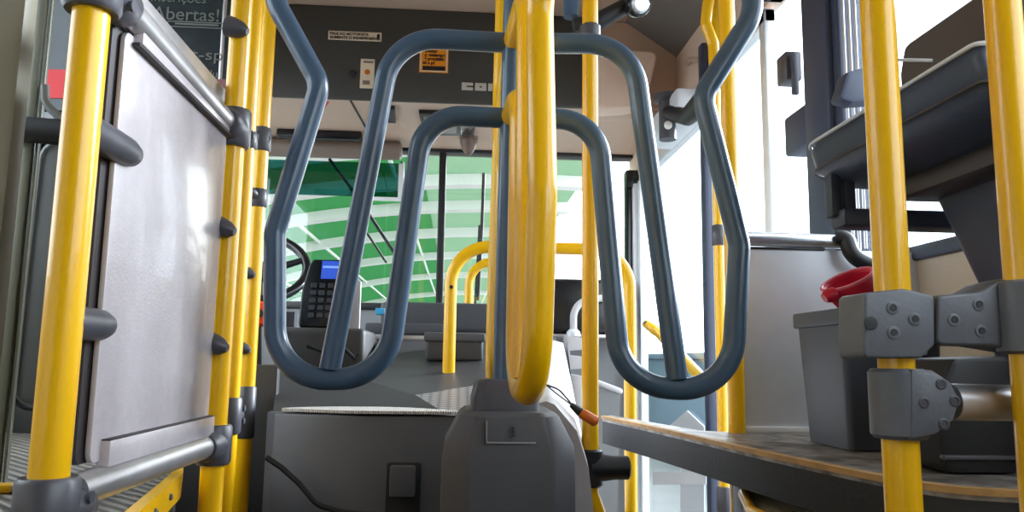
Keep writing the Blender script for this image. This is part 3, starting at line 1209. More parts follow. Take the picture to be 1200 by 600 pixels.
# ------------------------------------------------------------------ platforms
hL = -.18
t = thing('left_platform', (-.8, .9, 0), 'raised ribbed floor platform under the left grey panel with yellow edge', 'platform')
bm = B()
out = rpoly([V((XL+.012, -.4, H0+hL)), V((-.345, -.4, H0+hL)), V((-.345, .84, H0+hL)), V((-.415, 1.22, H0+hL)), V((-.58, 1.72, H0+hL)), V((XL+.012, 1.94, H0+hL))], [0, 0, .3, .3, .05, 0], 8)
slab(bm, out, (0, 0, -.02))
mk('floor_plate', bm, 'grating', t)
bm = B()
slab(bm, [p+V((-.004, 0, -.02)) for p in out], (0, 0, -(H0+hL-.02-.001)))
mk('riser', bm, 'fascia', t)
bm = B()
edge = out[1:-1]
loops = []
for i, p in enumerate(edge):
    tdir = (edge[min(i+1, len(edge)-1)]-edge[max(i-1, 0)]).normalized()
    nr = V((tdir.y, -tdir.x, 0))
    loops.append([p+nr*.006+V((0, 0, .004)), p-nr*.010+V((0, 0, .004)), p-nr*.010, p+nr*.001, p+nr*.001-V((0, 0, .032)), p+nr*.006-V((0, 0, .032))])
loft(bm, loops)
lab(mk('nosing', bm, 'yellow', t), 'yellow step nosing')
for k in (.35, .75):
    e0, e1 = V((-.362, .93, 0)), V((-.409, 1.19, 0))
    p = e0+(e1-e0)*k
    bm = B()
    lathe(bm, [(.0045, 0), (.0045, .003), (.002, .0045)], (p.x+.0055, p.y, H0+hL-.014), (.97, .18, 0), 10)
    mk('rivet', bm, 'clamp', t)
bm = B()
bx = PZ(10, 574, hL+.004)
box2(bm, (bx.x-.4, bx.y-.012, H0+hL+.001), (bx.x+.006, bx.y+.012, H0+hL+.012), .003)
tag(mk('floor_strip', bm, 'yellow'), 'short yellow floor strip at the lower left edge', 'strip')

hR = -.14
t = thing('right_platform', (.75, 1.2, 0), 'raised platform with tan plywood edge and black fascia on the right', 'platform')
ep = [PZ(x, y, hR) for x, y in ((706, 488), (760, 499.5), (820, 513), (885, 528), (955, 543), (1035, 559), (1110, 571), (1200, 577))]
e2 = [ep[0]]
for i in range(len(ep)-1):
    p0, p1, p2, p3 = ep[max(i-1, 0)], ep[i], ep[i+1], ep[min(i+2, len(ep)-1)]
    for k in range(1, 5):
        s = k/4
        e2.append(0.5*((2*p1)+(p2-p0)*s+(2*p0-5*p1+4*p2-p3)*s*s+(3*p1-p0-3*p2+p3)*s*s*s))
ep = e2
ep.append(V((XR-.003, ep[-1].y-.005, ep[-1].z)))
back = [V((XR-.003, 1.59, ep[0].z)), V((.60, 1.59, ep[0].z))]+[PZ(x, y, hR) for x, y in ((872, 507), (820, 504.5), (762, 494.5), (716, 486.5))]
bm = B()
slab(bm, ep+back, (0, 0, -.012))
mk('floor_sheet', bm, 'scuffed', t)
bm = B()
slab(bm, [p+V((0, 0, -.012)) for p in ep+back], (0, 0, -.055))
mk('fascia', bm, 'fascia', t, 30)
bm = B()
loops = []
for i, p in enumerate(ep):
    td = (ep[min(i+1, len(ep)-1)]-ep[max(i-1, 0)]).normalized()
    nr = V((td.y, -td.x, 0))
    if nr.y > 0 or nr.x > 0:
        nr = -nr
    loops.append([p+nr*.005+V((0, 0, .002)), p-nr*.010+V((0, 0, .002)), p-nr*.010+V((0, 0, -.0005)), p+nr*.0005-V((0, 0, .006)), p+nr*.004-V((0, 0, .006))])
loft(bm, loops)
lab(mk('edge_strip', bm, 'plywood', t), 'tan plywood edge')
for x, y in ((880, 1.5), (1130, 1.2)):
    bm = B()
    c = P(x, 560, y)
    c.x = min(c.x, XR-.08)
    box2(bm, (c.x-.027, y-.03, .0), (c.x+.027, y+.03, H0+hR-.066), .004)
    mk('leg', bm, 'black', t)
bm = B()
lathe(bm, [(.02, 0), (.016, -.012)][::-1], PZ(788, 536, hR-.07)+V((.02, .05, 0)), EZ, 12)
mk('bolt', bm, 'alu', t)
# lower step with yellow rounded edge
hs = -.235
t = thing('lower_step', (.7, 1.1, 0), 'low rounded step with yellow edge beneath the right platform', 'step')
zs_ = H0+hs
out = rpoly([V((.478, .79, zs_)), V((.478, 1.25, zs_)), V((.54, 1.47, zs_)), V((.655, 1.38, zs_)), V((.655, .79, zs_))], [0, .06, .05, .12, 0], 8)
bm = B()
slab(bm, out, (0, 0, -.012))
mk('tread', bm, 'bristle', t)
bm = B()
slab(bm, [p-V((0, 0, .012)) for p in out], (0, 0, -(zs_-.014)))
mk('riser', bm, 'fascia', t)
bm = B()
tube(bm, out, .009, 10)
lab(mk('nosing', bm, 'yellow', t), 'yellow edge')


# ------------------------------------------------------------------ poles, clamps
def vpole(px, py, Y, z0, z1, name, label, group=None, r=RP):
    c = P(px, py, Y)
    t = thing(name, (c.x, c.y, z0), label, 'pole', group)
    bm = B()
    tube(bm, [(c.x, c.y, z0), (c.x, c.y, z1)], r, 28)
    mk('tube', bm, 'yellow', t)
    return t, c


def collar(t, c, z0, z1, r=.0255, m='clamp', dirv=None, ln=.05, r2=.022, name='clamp'):
    bm = B()
    lathe(bm, [(r-.003, 0), (r, .004), (r, z1-z0-.004), (r-.003, z1-z0)], (c.x, c.y, z0), EZ, 28)
    if dirv is not None:
        z = (z0+z1)/2
        d = V(dirv).normalized()
        lathe(bm, [(r2*1.12, 0), (r2*1.08, ln*.6), (r2, ln-.004), (r2-.003, ln)], (c.x, c.y, z), d, 24)
        sd = d.cross(EZ)
        for s in (-1, 1):
            lathe(bm, [(.006, 0), (.006, .004)], V((c.x, c.y, z))+d*(r+.006)+sd*s*.0-V((0, 0, .012*s))+sd*(r2*.98)*1, sd, 10)
    return mk(name, bm, m, t)


def stub(t, c, z, dirv, ln=.06, r=.0155):
    bm = B()
    lathe(bm, [(r, .0), (r, ln*.55), (r*.96, ln*.8), (r*.78, ln*.94), (r*.35, ln)], (c.x, c.y, z), dirv, 20)
    return mk('panel_holder', bm, 'clamp', t)


GP = None
L1, c1 = vpole(81, 300, .76, H0+hL, ZC, 'grab_pole', 'thick yellow pole nearest at left, in front of the grey panel')
collar(L1, c1, H0-.185, H0-.113, .0275, dirv=(0, 1, 0), ln=.06, r2=.0225)
collar(L1, c1, H0+.340, H0+.412, .0275, dirv=(0, 1, 0), ln=.07, r2=.0225)
stub(L1, c1, H0+.222, (0.04, 1, 0), .115, .017)
stub(L1, c1, H0+.030, (0.04, 1, 0), .085, .017)
L2, c2 = vpole(265, 300, 1.24, 0, ZC, 'grab_pole', 'yellow pole at the far end of the grey side panel')
collar(L2, c2, H0-.165, H0-.105, .026, dirv=(0, -1, 0), ln=.05)
collar(L2, c2, H0+.335, H0+.398, .026, dirv=(0, -1, 0), ln=.05)
for z, ln in ((.53, .05), (.20, .06), (.018, .065)):
    bm = B()
    lathe(bm, [(.010, 0), (.017, .003), (.0165, .014), (.013, .028), (.006, .038)], (c2.x-.018, c2.y-.020, H0+z+.004), (1, -.1, -.3), 18)
    mk('panel_holder', bm, 'clamp', L2)
L3, c3 = vpole(297, 50, 1.56, 0, ZC, 'grab_pole', 'thin yellow pole, middle one of the three close together at left', r=.0155)
collar(L3, c3, H0-.15, H0-.08, .021, dirv=(0, 1, 0), ln=.04, r2=.017)
collar(L3, c3, H0+.42, H0+.455, .02, dirv=(.3, -1, 0), ln=.04, r2=.014)
L4, c4 = vpole(314, 40, 1.88, 0, ZC, 'grab_pole', 'yellow pole furthest back of the three at left, by the turnstile hoop', r=.0185)
collar(L4, c4, H0-.19, H0-.07, .0225)
collar(L4, c4, H0+.50, H0+.56, .0225, dirv=(.6, -1, 0), ln=.02, r2=.018)
for z in (.022, .20):
    bm = B()
    lathe(bm, [(.009, 0), (.015, .003), (.0145, .012), (.011, .024), (.005, .032)], (c4.x-.022, c4.y-.019, H0+z), (1, -.1, -.3), 18)
    mk('panel_holder', bm, 'clamp', L4)
collar(L4, c4, H0+.36, H0+.405, .0225, dirv=(-.5, -1, .4), ln=.04, r2=.013)

# left panel and its rails
XP = (c1.x+c2.x)/2
t = thing('modesty_panel', (XP, 1.0, H0-.115), 'large pale grey panel between two yellow poles at left', 'panel')
y0, y1 = c1.y+.075, c2.y-.03
zb_, zt_ = H0-.112, H0+.352
zt_ = H0+.356
bm = B()
slab(bm, rpoly([V((XP, y0, zb_)), V((XP, y1, zb_)), V((XP, y1, zt_)), V((XP, y0, zt_))], [.012, .004, .004, .012]), (-.006, 0, 0), .0012, 2)
mk('sheet', bm, 'panel', t)
bm = B()
slab(bm, rpoly([V((XP-.008, y0-.014, zb_)), V((XP-.008, y1+.004, zb_)), V((XP-.008, y1+.004, zt_+.006)), V((XP-.008, y0-.014, zt_+.006))], .012), (-.012, 0, 0), .002)
mk('backing', bm, 'panel_edge', t)
for zz, nm in ((zb_-.006, 'edge_channel'), (H0+.348, 'edge_channel')):
    bm = B()
    box2(bm, (XP-.004, y0+.022, zz), (XP+.010, y1, zz+(.028 if zz < H0 else .016)), .002)
    ch = mk(nm, bm, 'panel', t)
    bm = B()
    if zz < H0:
        box2(bm, (XP, y0+.022, zz+.0275), (XP+.0095, y1, zz+.0292), .0004, 1)
    else:
        box2(bm, (XP, y0+.016, zz-.004), (XP+.009, y1, zz+.0005), .0008, 1)
    mk('channel_line', bm, 'panel_edge', ch)
bm = B()
tube(bm, [(XP, c1.y+.04, H0-.134), (XP, c2.y-.035, H0-.134)], .0175, 24)
tag(mk('rail', bm, 'alu'), 'silver rail along the bottom of the grey left panel', 'rail')
bm = B()
tube(bm, [(XP, c1.y+.05, H0+.377), (XP, c2.y-.035, H0+.366)], .0165, 24)
tag(mk('rail', bm, 'alu'), 'round silver rail along the top of the grey left panel', 'rail')
bm = B()
box2(bm, (XP-.034, c1.y+.05, H0+.402), (XP-.022, c2.y+.02, H0+.440), .003)
box2(bm, (XP-.023, c1.y+.05, H0+.402), (XP-.014, c2.y+.02, H0+.409), .002)
tag(mk('flat_rail', bm, 'alu'), 'flat grey rail just above the round rail of left panel', 'rail')
# second, narrow panel between the two further poles
bm = B()
xq = c3.x-.004
slab(bm, rpoly([V((xq, c2.y+.05, H0-.08)), V((xq, c3.y-.02, H0-.08)), V((xq, c3.y-.02, H0+.33)), V((xq, c2.y+.05, H0+.33))], .01), (-.012, 0, 0), .002)
tag(mk('modesty_panel', bm, 'panel'), 'narrow pale panel seen edge-on between the left yellow poles', 'panel')

# right near poles and bracket
R1, r1 = vpole(1040, 233, .76, 0, ZC, 'grab_pole', 'yellow pole at right passing through the grey bracket, in front of dark seat')
R2, r2 = vpole(1192, 233, .73, 0, ZC, 'grab_pole', 'yellow pole cut by the right edge of the view')
bm = B()
Yb = r1.y-.030
wl = [P(x, y, Yb) for x, y in ((1012, 343), (1060, 338), (1096, 346), (1096, 404), (1080, 420), (1012, 420))]
wr = [P(x, y, Yb) for x, y in ((1098.5, 346), (1148, 342), (1170, 330), (1192, 324), (1248, 323), (1248, 418), (1215, 414), (1160, 405), (1098.5, 404))]
t = thing('pole_bracket', wl[0], 'big grey cast bracket clamping the two right yellow poles together', 'bracket')
for w_ in (wl, wr):
    bm = B()
    slab(bm, rpoly(w_, .006, 4), (0, .052, 0), .003, 3)
    mk('casting', bm, 'casting', t)
bm = B()
lathe(bm, [(.022, 0), (.0275, .003), (.0275, .062), (.022, .065)], (r1.x, r1.y-.002, P(1050, 419, .76).z), EZ, 28)
mk('collar', bm, 'casting', t)
bm = B()
lathe(bm, [(.022, 0), (.0275, .003), (.0275, .070), (.022, .073)], (r2.x, r2.y, P(1190, 415, .73).z), EZ, 28)
mk('collar', bm, 'casting', t)
for (x, y) in ((1046, 361), (1072, 374), (1047, 390), (1147, 357), (1118, 375), (1150, 388)):
    bm = B()
    c = P(x, y, Yb)
    lathe(bm, [(.0066, -.001), (.0066, .0006), (.0056, .0010), (.0038, .0010), (.0034, .0002), (.0006, .0002)], c, (0, -1, 0), 16)
    mk('screw', bm, 'casting', t)
    bm = B()
    lathe(bm, [(.0036, 0), (.0030, .0006)], c+V((0, -.0001, 0)), (0, -1, 0), 6)
    mk('socket', bm, 'black', t)
for (x, y) in ((1020, 379), (1186, 370)):
    bm = B()
    lathe(bm, [(.0068, 0), (.0068, .0012), (.004, .0014)], P(x, y, Yb), (0, -1, 0), 16)
    mk('plug', bm, 'black', t)
# lower collar with octagonal flange
bm = B()
z0, z1 = P(1050, 516, .74).z, P(1050, 432, .74).z
lathe(bm, [(.024, 0), (.0275, .004), (.0275, z1-z0-.004), (.024, z1-z0)], (r1.x, r1.y, z0), EZ, 28)
mk('clamp', bm, 'casting', R1)
bm = B()
w = [P(x, y, r1.y-.03) for x, y in ((1068, 432), (1096, 434), (1117, 448), (1127, 470), (1120, 493), (1100, 510), (1068, 516))]
slab(bm, w, (0, .05, 0), .006)
fl = mk('flange', bm, 'casting', R1)
for (x, y) in ((1083, 472), (1119, 470), (1103, 450), (1106, 497)):
    bm = B()
    lathe(bm, [(.0058, -.001), (.0058, .0006), (.005, .001), (.0036, .001), (.0032, .0002), (.0006, .0002)], P(x, y, r1.y-.03), (0, -1, 0), 14)
    mk('bolt', bm, 'clamp', fl)
bm = B()
tube(bm, [P(1112, 471, r1.y), P(1300, 474, r1.y+.03)], .0185, 24)
tag(mk('rail', bm, 'alu'), 'short silver rail below the grey bracket at right', 'rail')

# centre right pole with tee and bend
c = P(691.5, 300, 1.6)
t = thing('grab_pole', (c.x, c.y, 0), 'yellow pole just right of the turnstile hoop with black tee low down', 'pole')
zt2 = P(691, 572, 1.6).z
bm = B()
e = P(742, 612, 1.7)
tube(bm, fillet([(c.x, c.y, ZC), (c.x, c.y, zt2-.01), (c.x+.03, c.y, zt2-.09), (c.x+.11, c.y, zt2-.115), (c.x+.2, c.y, zt2-.12)], .05, 8), RP, 24)
mk('tube', bm, 'yellow', t)
bm = B()
za, zb2 = P(691, 570, 1.6).z, P(691, 526, 1.6).z
lathe(bm, [(.022, 0), (.026, .004), (.026, zb2-za-.004), (.022, zb2-za)], (c.x, c.y, za), EZ, 24)
lathe(bm, [(.028, 0), (.028, .02), (.024, .05), (.024, .078), (.02, .081)], (c.x, c.y, (za+zb2)/2), (1, 0, 0), 24)
mk('tee_joint', bm, 'black', t)
bm = B()
zc = P(691, 52, 1.6).z
lathe(bm, [(.019, 0), (.023, .004), (.023, .04), (.019, .044)], (c.x, c.y, zc), EZ, 24)
mk('clamp', bm, 'clamp', t)

# inverted U hand rail on the engine cover
t = thing('hand_rail', P(525, 445, 2.3), 'tall yellow arched hand rail standing on the engine cover', 'hand rail')
a = P(525.5, 446, 2.3)
a.z -= .03
top = P(560, 289, 2.3).z
rx = P(738.5, 450, 2.3).x
bm = B()
tube(bm, fillet([(a.x, 2.3, a.z), (a.x, 2.3, top), (rx, 2.3, top), (rx, 2.3, -.36)], .115, 12), .0185, 22)
mk('tube', bm, 'yellow', t)
bm = B()
lathe(bm, [(.02, 0), (.012, .001)], (a.x-.002, 2.281, P(526, 337, 2.3).z), (0, -1, 0), 10)
bm.free()
bm = B()
lathe(bm, [(.0055, -.001), (.0055, .003)], (a.x+.002, 2.2815, P(526, 337, 2.3).z), (0, -1, 0), 10)
mk('screw', bm, 'black', t)
t = thing('hand_rail', P(548, 352, 3.25), 'smaller yellow arched hand rail behind the tall one on the dashboard', 'hand rail')
a = P(549, 360, 3.25)
top = P(570, 307, 3.25).z
rx = P(622, 300, 3.25).x
bm = B()
tube(bm, fillet([(a.x, 3.25, a.z-.01), (a.x, 3.25, top), (rx, 3.25, top), (rx, 3.25, a.z-.01)], .1, 12), .0185, 20)
mk('tube', bm, 'yellow', t)

# poles at the transverse panel
t, cB = vpole(857, 240, 1.56, 0, ZC, 'grab_pole', 'yellow pole holding the silver panel beside the door')
bm = B()
t, cA = vpole(841, 240, 2.45, -.36, ZC, 'grab_pole', 'thinner yellow pole behind right turnstile hoop with dark clip', r=.0165)
collar(t, cA, P(843, 288, 2.45).z, P(843, 264, 2.45).z, .022)
collar(t, cA, P(850, 600, 2.45).z, P(850, 570, 2.45).z, .024)
# yellow elbow at the top
bm = B()
c = P(831, 28, 2.2)
tube(bm, fillet([P(834, -20, 2.2), P(829, 8, 2.2), P(827, 28, 2.2), P(836, 52, 2.2), P(838, 90, 2.2)], .04), .017, 16)
tag(mk('rail_elbow', bm, 'yellow'), 'bent yellow rail elbow high beside the door pole', 'rail')
# dark door post
bm = B()
c = P(830, 300, 2.85)
box2(bm, (c.x-.016, 2.83, -.36), (c.x+.016, 2.88, P(829, 52, 2.85).z), .006)
struct('door_3_post', bm, 'navyframe')

# transverse silver panel with rail
YS_ = 1.57
t = thing('modesty_panel', (P(930, 500, YS_).x, YS_, H0+hR), 'silver metal panel under a round rail beside the door', 'panel')
bm = B()
x0 = cB.x+.018
x1 = P(1100, 300, YS_).x
zt3 = P(920, 292, YS_).z
slab(bm, rpoly([V((x0, YS_, H0+hR+.004)), V((x1, YS_, H0+hR+.004)), V((x1, YS_, zt3)), V((x0, YS_, zt3))], .012), (0, .012, 0), .002)
mk('sheet', bm, 'steelsheet', t)
bm = B()
box2(bm, (x0, YS_-.006, H0+hR+.0), (x1, YS_+.016, H0+hR+.012), .002)
mk('bottom_channel', bm, 'white', t)
bm = B()
zr = P(930, 281, YS_).z
tube(bm, [(cB.x, YS_, zr), (P(986, 281, YS_).x, YS_, zr-.002)], .0155, 20)
mk('rail', bm, 'steel', t)
bm = B()
box2(bm, (x0, YS_-.004, zr-.022), (P(966, 290, YS_).x, YS_+.004, zr-.017), .001)
mk('edge_line', bm, 'black', t)
bm = B()
tube(bm, fillet([P(980, 279, YS_-.01), P(992, 279, YS_-.02), P(998, 300, YS_-.03), P(1030, 316, YS_-.03)], .035), .017, 16)
mk('end_bracket', bm, 'black', t)

# ------------------------------------------------------------------ collector's seat at right
t = thing('seat', (.75, 1.05, H0+hR), 'dark navy seat seen from below at right with pale piping', 'seat')
Xs = .585
zt4 = PX(948, 166, Xs).z
yf_ = PX(931, 166, Xs).y
yn = .80
th = .085
cx1 = .955
bm = B()


def cush(z, ins, cr):
    pts = [V((Xs+ins, yn, z)), V((cx1-ins*.2, yn, z)), V((cx1-ins*.2, yf_-ins, z)), V((Xs+ins, yf_-ins, z))]
    return rpoly(pts, [.01, .01, cr, cr], 8)


loft(bm, [cush(zt4-th, .07, .06), cush(zt4-th+.012, .03, .07), cush(zt4-th+.035, .006, .08), cush(zt4-.02, .0, .08), cush(zt4-.004, .004, .08), cush(zt4+.004, .02, .08)])
cu = mk('cushion', bm, 'navy', t, 60)
bm = B()
tube(bm, cush(zt4-.006, -.001, .08), .003, 8, closed=True)
mk('piping', bm, 'piping', cu)
bm = B()
tube(bm, cush(zt4-th+.034, .003, .08), .002, 8, closed=True)
mk('piping', bm, 'brown', cu)
bm = B()
box2(bm, (Xs+.1, yn+.02, zt4-th-.03), (cx1-.02, yf_-.12, zt4-th+.004), .01)
mk('seat_pan', bm, 'brown', t)
# pedestal
bm = B()
loft(bm, [rpoly([V((.78, .92, H0+hR+.004)), V((.92, .92, H0+hR+.004)), V((.92, 1.10, H0+hR+.004)), V((.78, 1.10, H0+hR+.004))], .03),
          rpoly([V((.77, .93, H0+.08)), V((.91, .93, H0+.08)), V((.91, 1.08, H0+.08)), V((.77, 1.08, H0+.08))], .03),
          rpoly([V((.74, .9, zt4-th-.02)), V((.93, .9, zt4-th-.02)), V((.93, 1.15, zt4-th-.02)), V((.74, 1.15, zt4-th-.02))], .03)])
mk('pedestal', bm, 'navyframe', t, 50)
bm = B()
box2(bm, (P(968, 260, 1.22).x, 1.16, P(980, 272, 1.22).z), (.88, 1.21, P(980, 251, 1.22).z), .008)
mk('cross_bar', bm, 'navyframe', t)
for x in (974, 990):
    bm = B()
    c = P(x, 240, 1.2)
    box2(bm, (c.x-.009, 1.18, P(x, 256, 1.2).z), (c.x+.009, 1.205, zt4-th+.02), .003)
    mk('support', bm, 'navyframe', t)
bm = B()
Xa = .80
zA = PX(1060, 50, Xa).z
yA = PX(1057, 50, Xa).y
sh = [V((Xa, yA, zA)), V((Xa, .82, zA+.0)), V((Xa, .82, zA-.22)), V((Xa, yA+.02, zA-.22)), V((Xa, yA+.02, zA-.05))]
slab(bm, rpoly(sh, [.02, .01, .01, .01, .03]), (.07, 0, 0), .015, 3)
mk('armrest', bm, 'brown', t)
bm = B()
pts = [V((Xs+.04, yn+.05, zt4+.0)), V((cx1, yn+.05, zt4+.0)), V((cx1, yn-.03, zt4+.5)), V((Xs+.06, yn-.03, zt4+.5))]
slab(bm, rpoly(pts, [.02, .02, .08, .08]), (0, -.08, -.01), .02, 3)
mk('backrest', bm, 'navy', t)
bm = B()
a = P(1055, 70, 1.1)
tube(bm, [P(1050, 70, 1.1), P(1094, 71, 1.02)], .0025, 8)
mk('seam', bm, 'piping', t)
# dark tail piece in front of pillar
bm = B()
w = rpoly([P(x, y, 1.62) for x, y in ((983, 115), (993, 84), (1030, 72), (1030, 118), (1000, 120))], .012)
slab(bm, w, (0, .05, 0), .008)
tag(mk('window_catch', bm, 'navyframe'), 'dark catch block on the window pillar above the seat', 'catch')

# grey bin with red scoop
Yg = 1.235
t = thing('storage_bin', P(985, 518, Yg), 'grey plastic bin on the right platform behind the yellow pole', 'bin')
a, b = P(983, 378, Yg), P(1110, 518, Yg)
zg0 = H0+hR+.002
zg1 = P(960, 362, Yg).z
bm = B()
loft(bm, [rpoly([V((a.x+.010, Yg, zg0)), V((b.x-.01, Yg, zg0)), V((b.x-.01, Yg+.15, zg0)), V((a.x+.01, Yg+.15, zg0))], .01),
          rpoly([V((a.x, Yg-.01, zg1)), V((b.x, Yg-.01, zg1)), V((b.x, Yg+.165, zg1)), V((a.x, Yg+.165, zg1))], .01)])
mk('body', bm, 'bin', t)
bm = B()
box2(bm, (a.x-.004, Yg-.016, zg1-.026), (a.x+.05, Yg+.169, zg1+.002), .004)
mk('rim', bm, 'bin', t)
bm = B()
box2(bm, (a.x+.055, Yg-.013, zg1-.07), (a.x+.12, Yg+.02, zg1+.0), .004)
mk('handle_recess', bm, 'black', t)
t = thing('scoop', P(990, 360, Yg), 'red plastic scoop lying tilted on top of the grey bin', 'scoop')
bm = B()
c = P(994, 330, Yg+.02)
axd = V((-.40, -.28, .87)).normalized()
lng = (P(1018, 312, Yg)-P(967, 350, Yg)).normalized()
sd = axd.cross(lng).normalized()
lng = sd.cross(axd).normalized()
N = 28


def sring(k, d, rl, rs, sh=0):
    return [c+axd*d+lng*(math.cos(2*math.pi*i/N)*rl+sh)+sd*math.sin(2*math.pi*i/N)*rs for i in range(N)]


loft(bm, [sring(0, .0, .042, .024), sring(0, .006, .048, .030), sring(0, .002, .050, .032), sring(0, -.02, .046, .030, .006), sring(0, -.07, .032, .022, .018), sring(0, -.085, .022, .016, .02)], cap=False)
bmesh.ops.holes_fill(bm, edges=[e for e in bm.edges if e.is_boundary and (e.verts[0].co-c).length > .07])
loop0 = sring(0, .0, .042, .024)
loft(bm, [loop0, sring(0, -.03, .033, .018, .004), sring(0, -.055, .024, .014, .01)], cap=False)
mk('bowl', bm, 'red', t, 60)
bm = B()
tube(bm, sring(0, .004, .048, .030), .003, 8, closed=True)
lab(mk('rim', bm, mat('pale_red_rim', (236, 110, 130), .3), t), 'pale red rim')
bm = B()
q0 = P(970, 347, Yg-.005)
tube(bm, [q0+V((.012, 0, .004)), q0, q0+V((-.006, 0, -.004))], [.012, .012, .008], 12)
mk('spout', bm, 'red', t)

# black box behind silver rail
bm = B()
a, b = P(1092, 420, .98), P(1196, 532, .98)
t = thing('tool_box', (a.x, .98, H0+hR), 'black box on the platform behind the short silver rail', 'box')
w = rpoly([V((a.x+.01, .98, H0+hR+.002)), V((b.x, .98, H0+hR+.002)), V((b.x, .98, a.z+.005)), V((a.x+.03, .98, a.z+.0)), V((a.x, .98, a.z-.06))], .012)
slab(bm, w, (0, .12, 0), .006)
mk('body', bm, 'black', t)
bm = B()
box2(bm, (a.x+.005, .972, H0+hR+.02), (b.x, .985, H0+hR+.026), .002)
mk('base_seam', bm, 'clamp', t)

# device at the top by the centre pole
t = thing('lamp_bracket', P(700, 22, 2.0), 'black swivel bracket with round lamp at top right of the turnstile', 'bracket')
bm = B()
tube(bm, [P(672, 30, 2.0), P(700, 26, 2.0), P(735, 6, 2.0)], [.018, .026, .022], 14)
mk('arm', bm, 'black', t)
bm = B()
lathe(bm, [(.02, -.02), (.034, 0), (.036, .03), (.03, .04)], P(744, 6, 1.98), (.2, -1, -.35), 20)
mk('lamp_head', bm, 'blackgloss', t)
bm = B()
lathe(bm, [(.026, 0), (.02, .006)], P(744, 6, 1.98)+V((.2, -1, -.35)).normalized()*.04, (.2, -1, -.35), 20)
mk('lens', bm, 'steel', t)
bm = B()
c = P(669, 20, 2.0)
tube(bm, [c, (c.x, c.y, ZC)], [.021, .028], 14)
mk('stem', bm, 'slate', t)

# ------------------------------------------------------------------ turnstile
Y0 = 1.22
pb = P(588.5, 400, Y0)
root = thing('turnstile', (pb.x, Y0, 0), 'tall bus turnstile with slate and yellow tubular hoops on charcoal cabinet', 'turnstile')
TILT = 0.0


def arm_pts(pts, az):
    d = V((math.cos(R(az)), math.sin(R(az)), 0))
    return [V((pb.x+.003+.0125*(h+.05), Y0, 0))+d*r+EZ*(H0+h-.014*r*d.x) for r, h in pts]


OUT = [(.012, .98), (.395, .98), (.395, .575), (.312, .435), (.368, .19), (.353, -.040), (.183, -.034), (.142, .394), (.012, .394)]
ORAD = [.16, .09, .05, .05, .083, .083, .085]
MID = [(.012, .524), (.198, .524), (.270, -.022)]
MRAD = [.085]
for az, m, lb in ((180, 'slate', 'slate blue hoop reaching left'), (-7, 'slate', 'slate blue hoop reaching right'),
                  (-87.5, 'yellow', 'yellow hoop pointing at the viewer'), (90, 'yellow', 'yellow hoop hidden behind the post')):
    bm = B()
    tube(bm, fillet(arm_pts(OUT, az), ORAD, 12), .0172, 24)
    arm = lab(mk('arm', bm, m, root, 60), lb)
    bm = B()
    tube(bm, fillet(arm_pts(MID, az), MRAD, 14), .0168, 24)
    mk('inner_tube', bm, m, arm, 60)
bm = B()
tube(bm, [(pb.x+.003, Y0, H0-.04), (pb.x+.003+.0125*1.1, Y0, H0+1.05)], .0175, 28)
mk('post', bm, 'slate', root)
bm = B()
zc0, zc1 = H0-.088, H0-.030
oc = lambda r, z, r2=None: rpoly([V((pb.x+r*math.cos(R(22.5+45*k)), Y0+r*math.sin(R(22.5+45*k)), z)) for k in range(8)], r*.16, 3)
sq = lambda r, z: rpoly([V((pb.x+.004-r, Y0-r, z)), V((pb.x+.004+r, Y0-r, z)), V((pb.x+.004+r, Y0+r, z)), V((pb.x+.004-r, Y0+r, z))], .018, 4)
loft(bm, [sq(.052, zc0-.02), sq(.052, zc0+.03), sq(.046, zc1-.004), sq(.042, zc1)])
mk('base_collar', bm, 'clamp', root)


def cab(z, hw, front, ch, chy):
    cxx = pb.x+.010
    yb = Y0+.10
    yf = Y0-front
    pts = [V((cxx-hw+ch, yf, z)), V((cxx+hw-ch, yf, z)), V((cxx+hw, yf+chy, z)), V((cxx+hw, yb, z)), V((cxx-hw, yb, z)), V((cxx-hw, yf+chy, z))]
    return rpoly(pts, .012, 4)


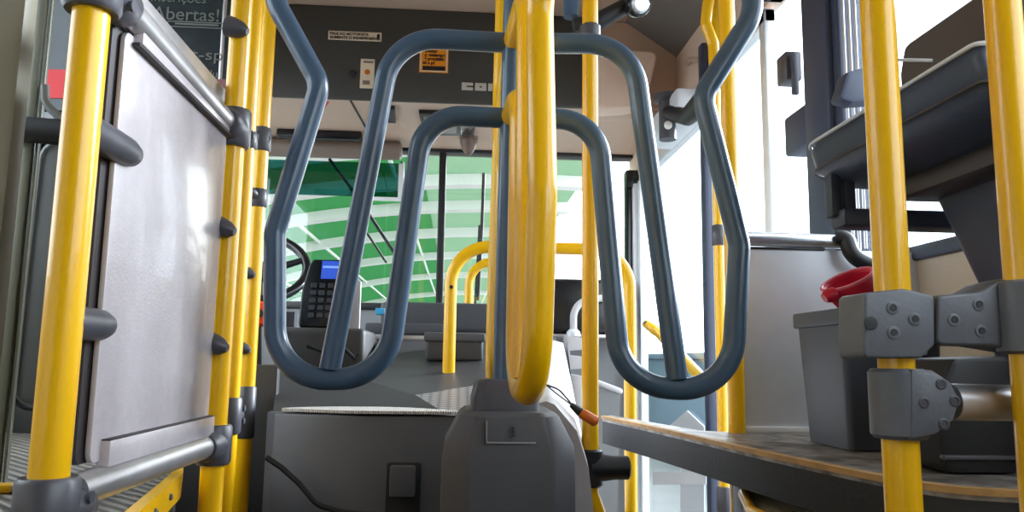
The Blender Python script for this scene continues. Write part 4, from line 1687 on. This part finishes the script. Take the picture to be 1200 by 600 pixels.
bm = B()
loft(bm, [cab(0, .102, .10, .04, .05), cab(H0-.15, .100, .10, .038, .05), cab(H0-.125, .097, .099, .037, .05), cab(H0-.082, .074, .092, .025, .04), cab(H0-.076, .066, .085, .022, .038)])
cb = mk('cabinet', bm, 'cabinet', root, 30)
bm = B()
Yc = Y0-.101
p, q = P(570, 493, Yc), P(628, 520, Yc)
bm.free()
bm = B()
zz0 = H0-.155
for (x0, z0_, x1, z1_) in ((p.x, q.z, p.x+.0015, p.z), (p.x, q.z, q.x, q.z+.0018)):
    box2(bm, (x0, Yc-.001, z0_), (x1, Yc+.003, z1_))
lab(mk('label_outline', bm, mat('pale_grey_line', (150, 150, 156), .5), cb), 'pale outline of a small plate')
bm = B()
o = P(601, 500, Yc)
for k in range(3):
    box2(bm, (o.x-.0015+.001*k, Yc-.001, o.z-.005*k-.004), (o.x+.0015+.001*k, Yc+.003, o.z-.005*k))
mk('emblem', bm, 'keys', cb)
# amber lamp on wires
t = thing('marker_lamp', P(642, 452, 1.16), 'small amber lamp hanging on a thin wire beside turnstile cabinet', 'lamp')
bm = B()
a, b = P(640, 451, 1.20), P(673, 477, 1.2)
tube(bm, fillet([a, P(655, 456, 1.2), b], .03), .0014, 8)
mk('wire', bm, 'black', t)
bm = B()
tube(bm, fillet([a, P(652, 461, 1.2), b], .03), .0012, 8)
mk('wire', bm, 'clamp', t)
bm = B()
tube(bm, [P(669, 474, 1.2), P(680, 483, 1.2)], [.004, .0075], 12)
mk('boot', bm, 'black', t)
bm = B()
tube(bm, [P(679, 482, 1.2), P(683, 485, 1.2), P(698, 494, 1.2), P(700, 495.5, 1.2)], [.006, .0085, .0085, .005], 14)
mk('lens', bm, 'amber', t)

# ------------------------------------------------------------------ light
w = bpy.data.worlds.new('overcast_sky')
sc.world = w
w.use_nodes = True
bg = w.node_tree.nodes['Background']
bg.inputs['Color'].default_value = (0.96, 0.98, 1.0, 1)
bg.inputs['Strength'].default_value = 5.0
sun = bpy.data.lights.new('sun', 'SUN')
sun.energy = 10.0
sun.angle = R(22)
so = bpy.data.objects.new('sun', sun)
COL.objects.link(so)
so.rotation_euler = V((-.90, -.45, -.38)).to_track_quat('-Z', 'Y').to_euler()
sc.view_settings.view_transform = 'Standard'
sc.view_settings.look = 'None'
sc.view_settings.exposure = 0.25
sc.view_settings.gamma = 1
sc.view_settings.use_curve_mapping = False
sc.cycles.max_bounces = 8
sc.cycles.transparent_max_bounces = 12
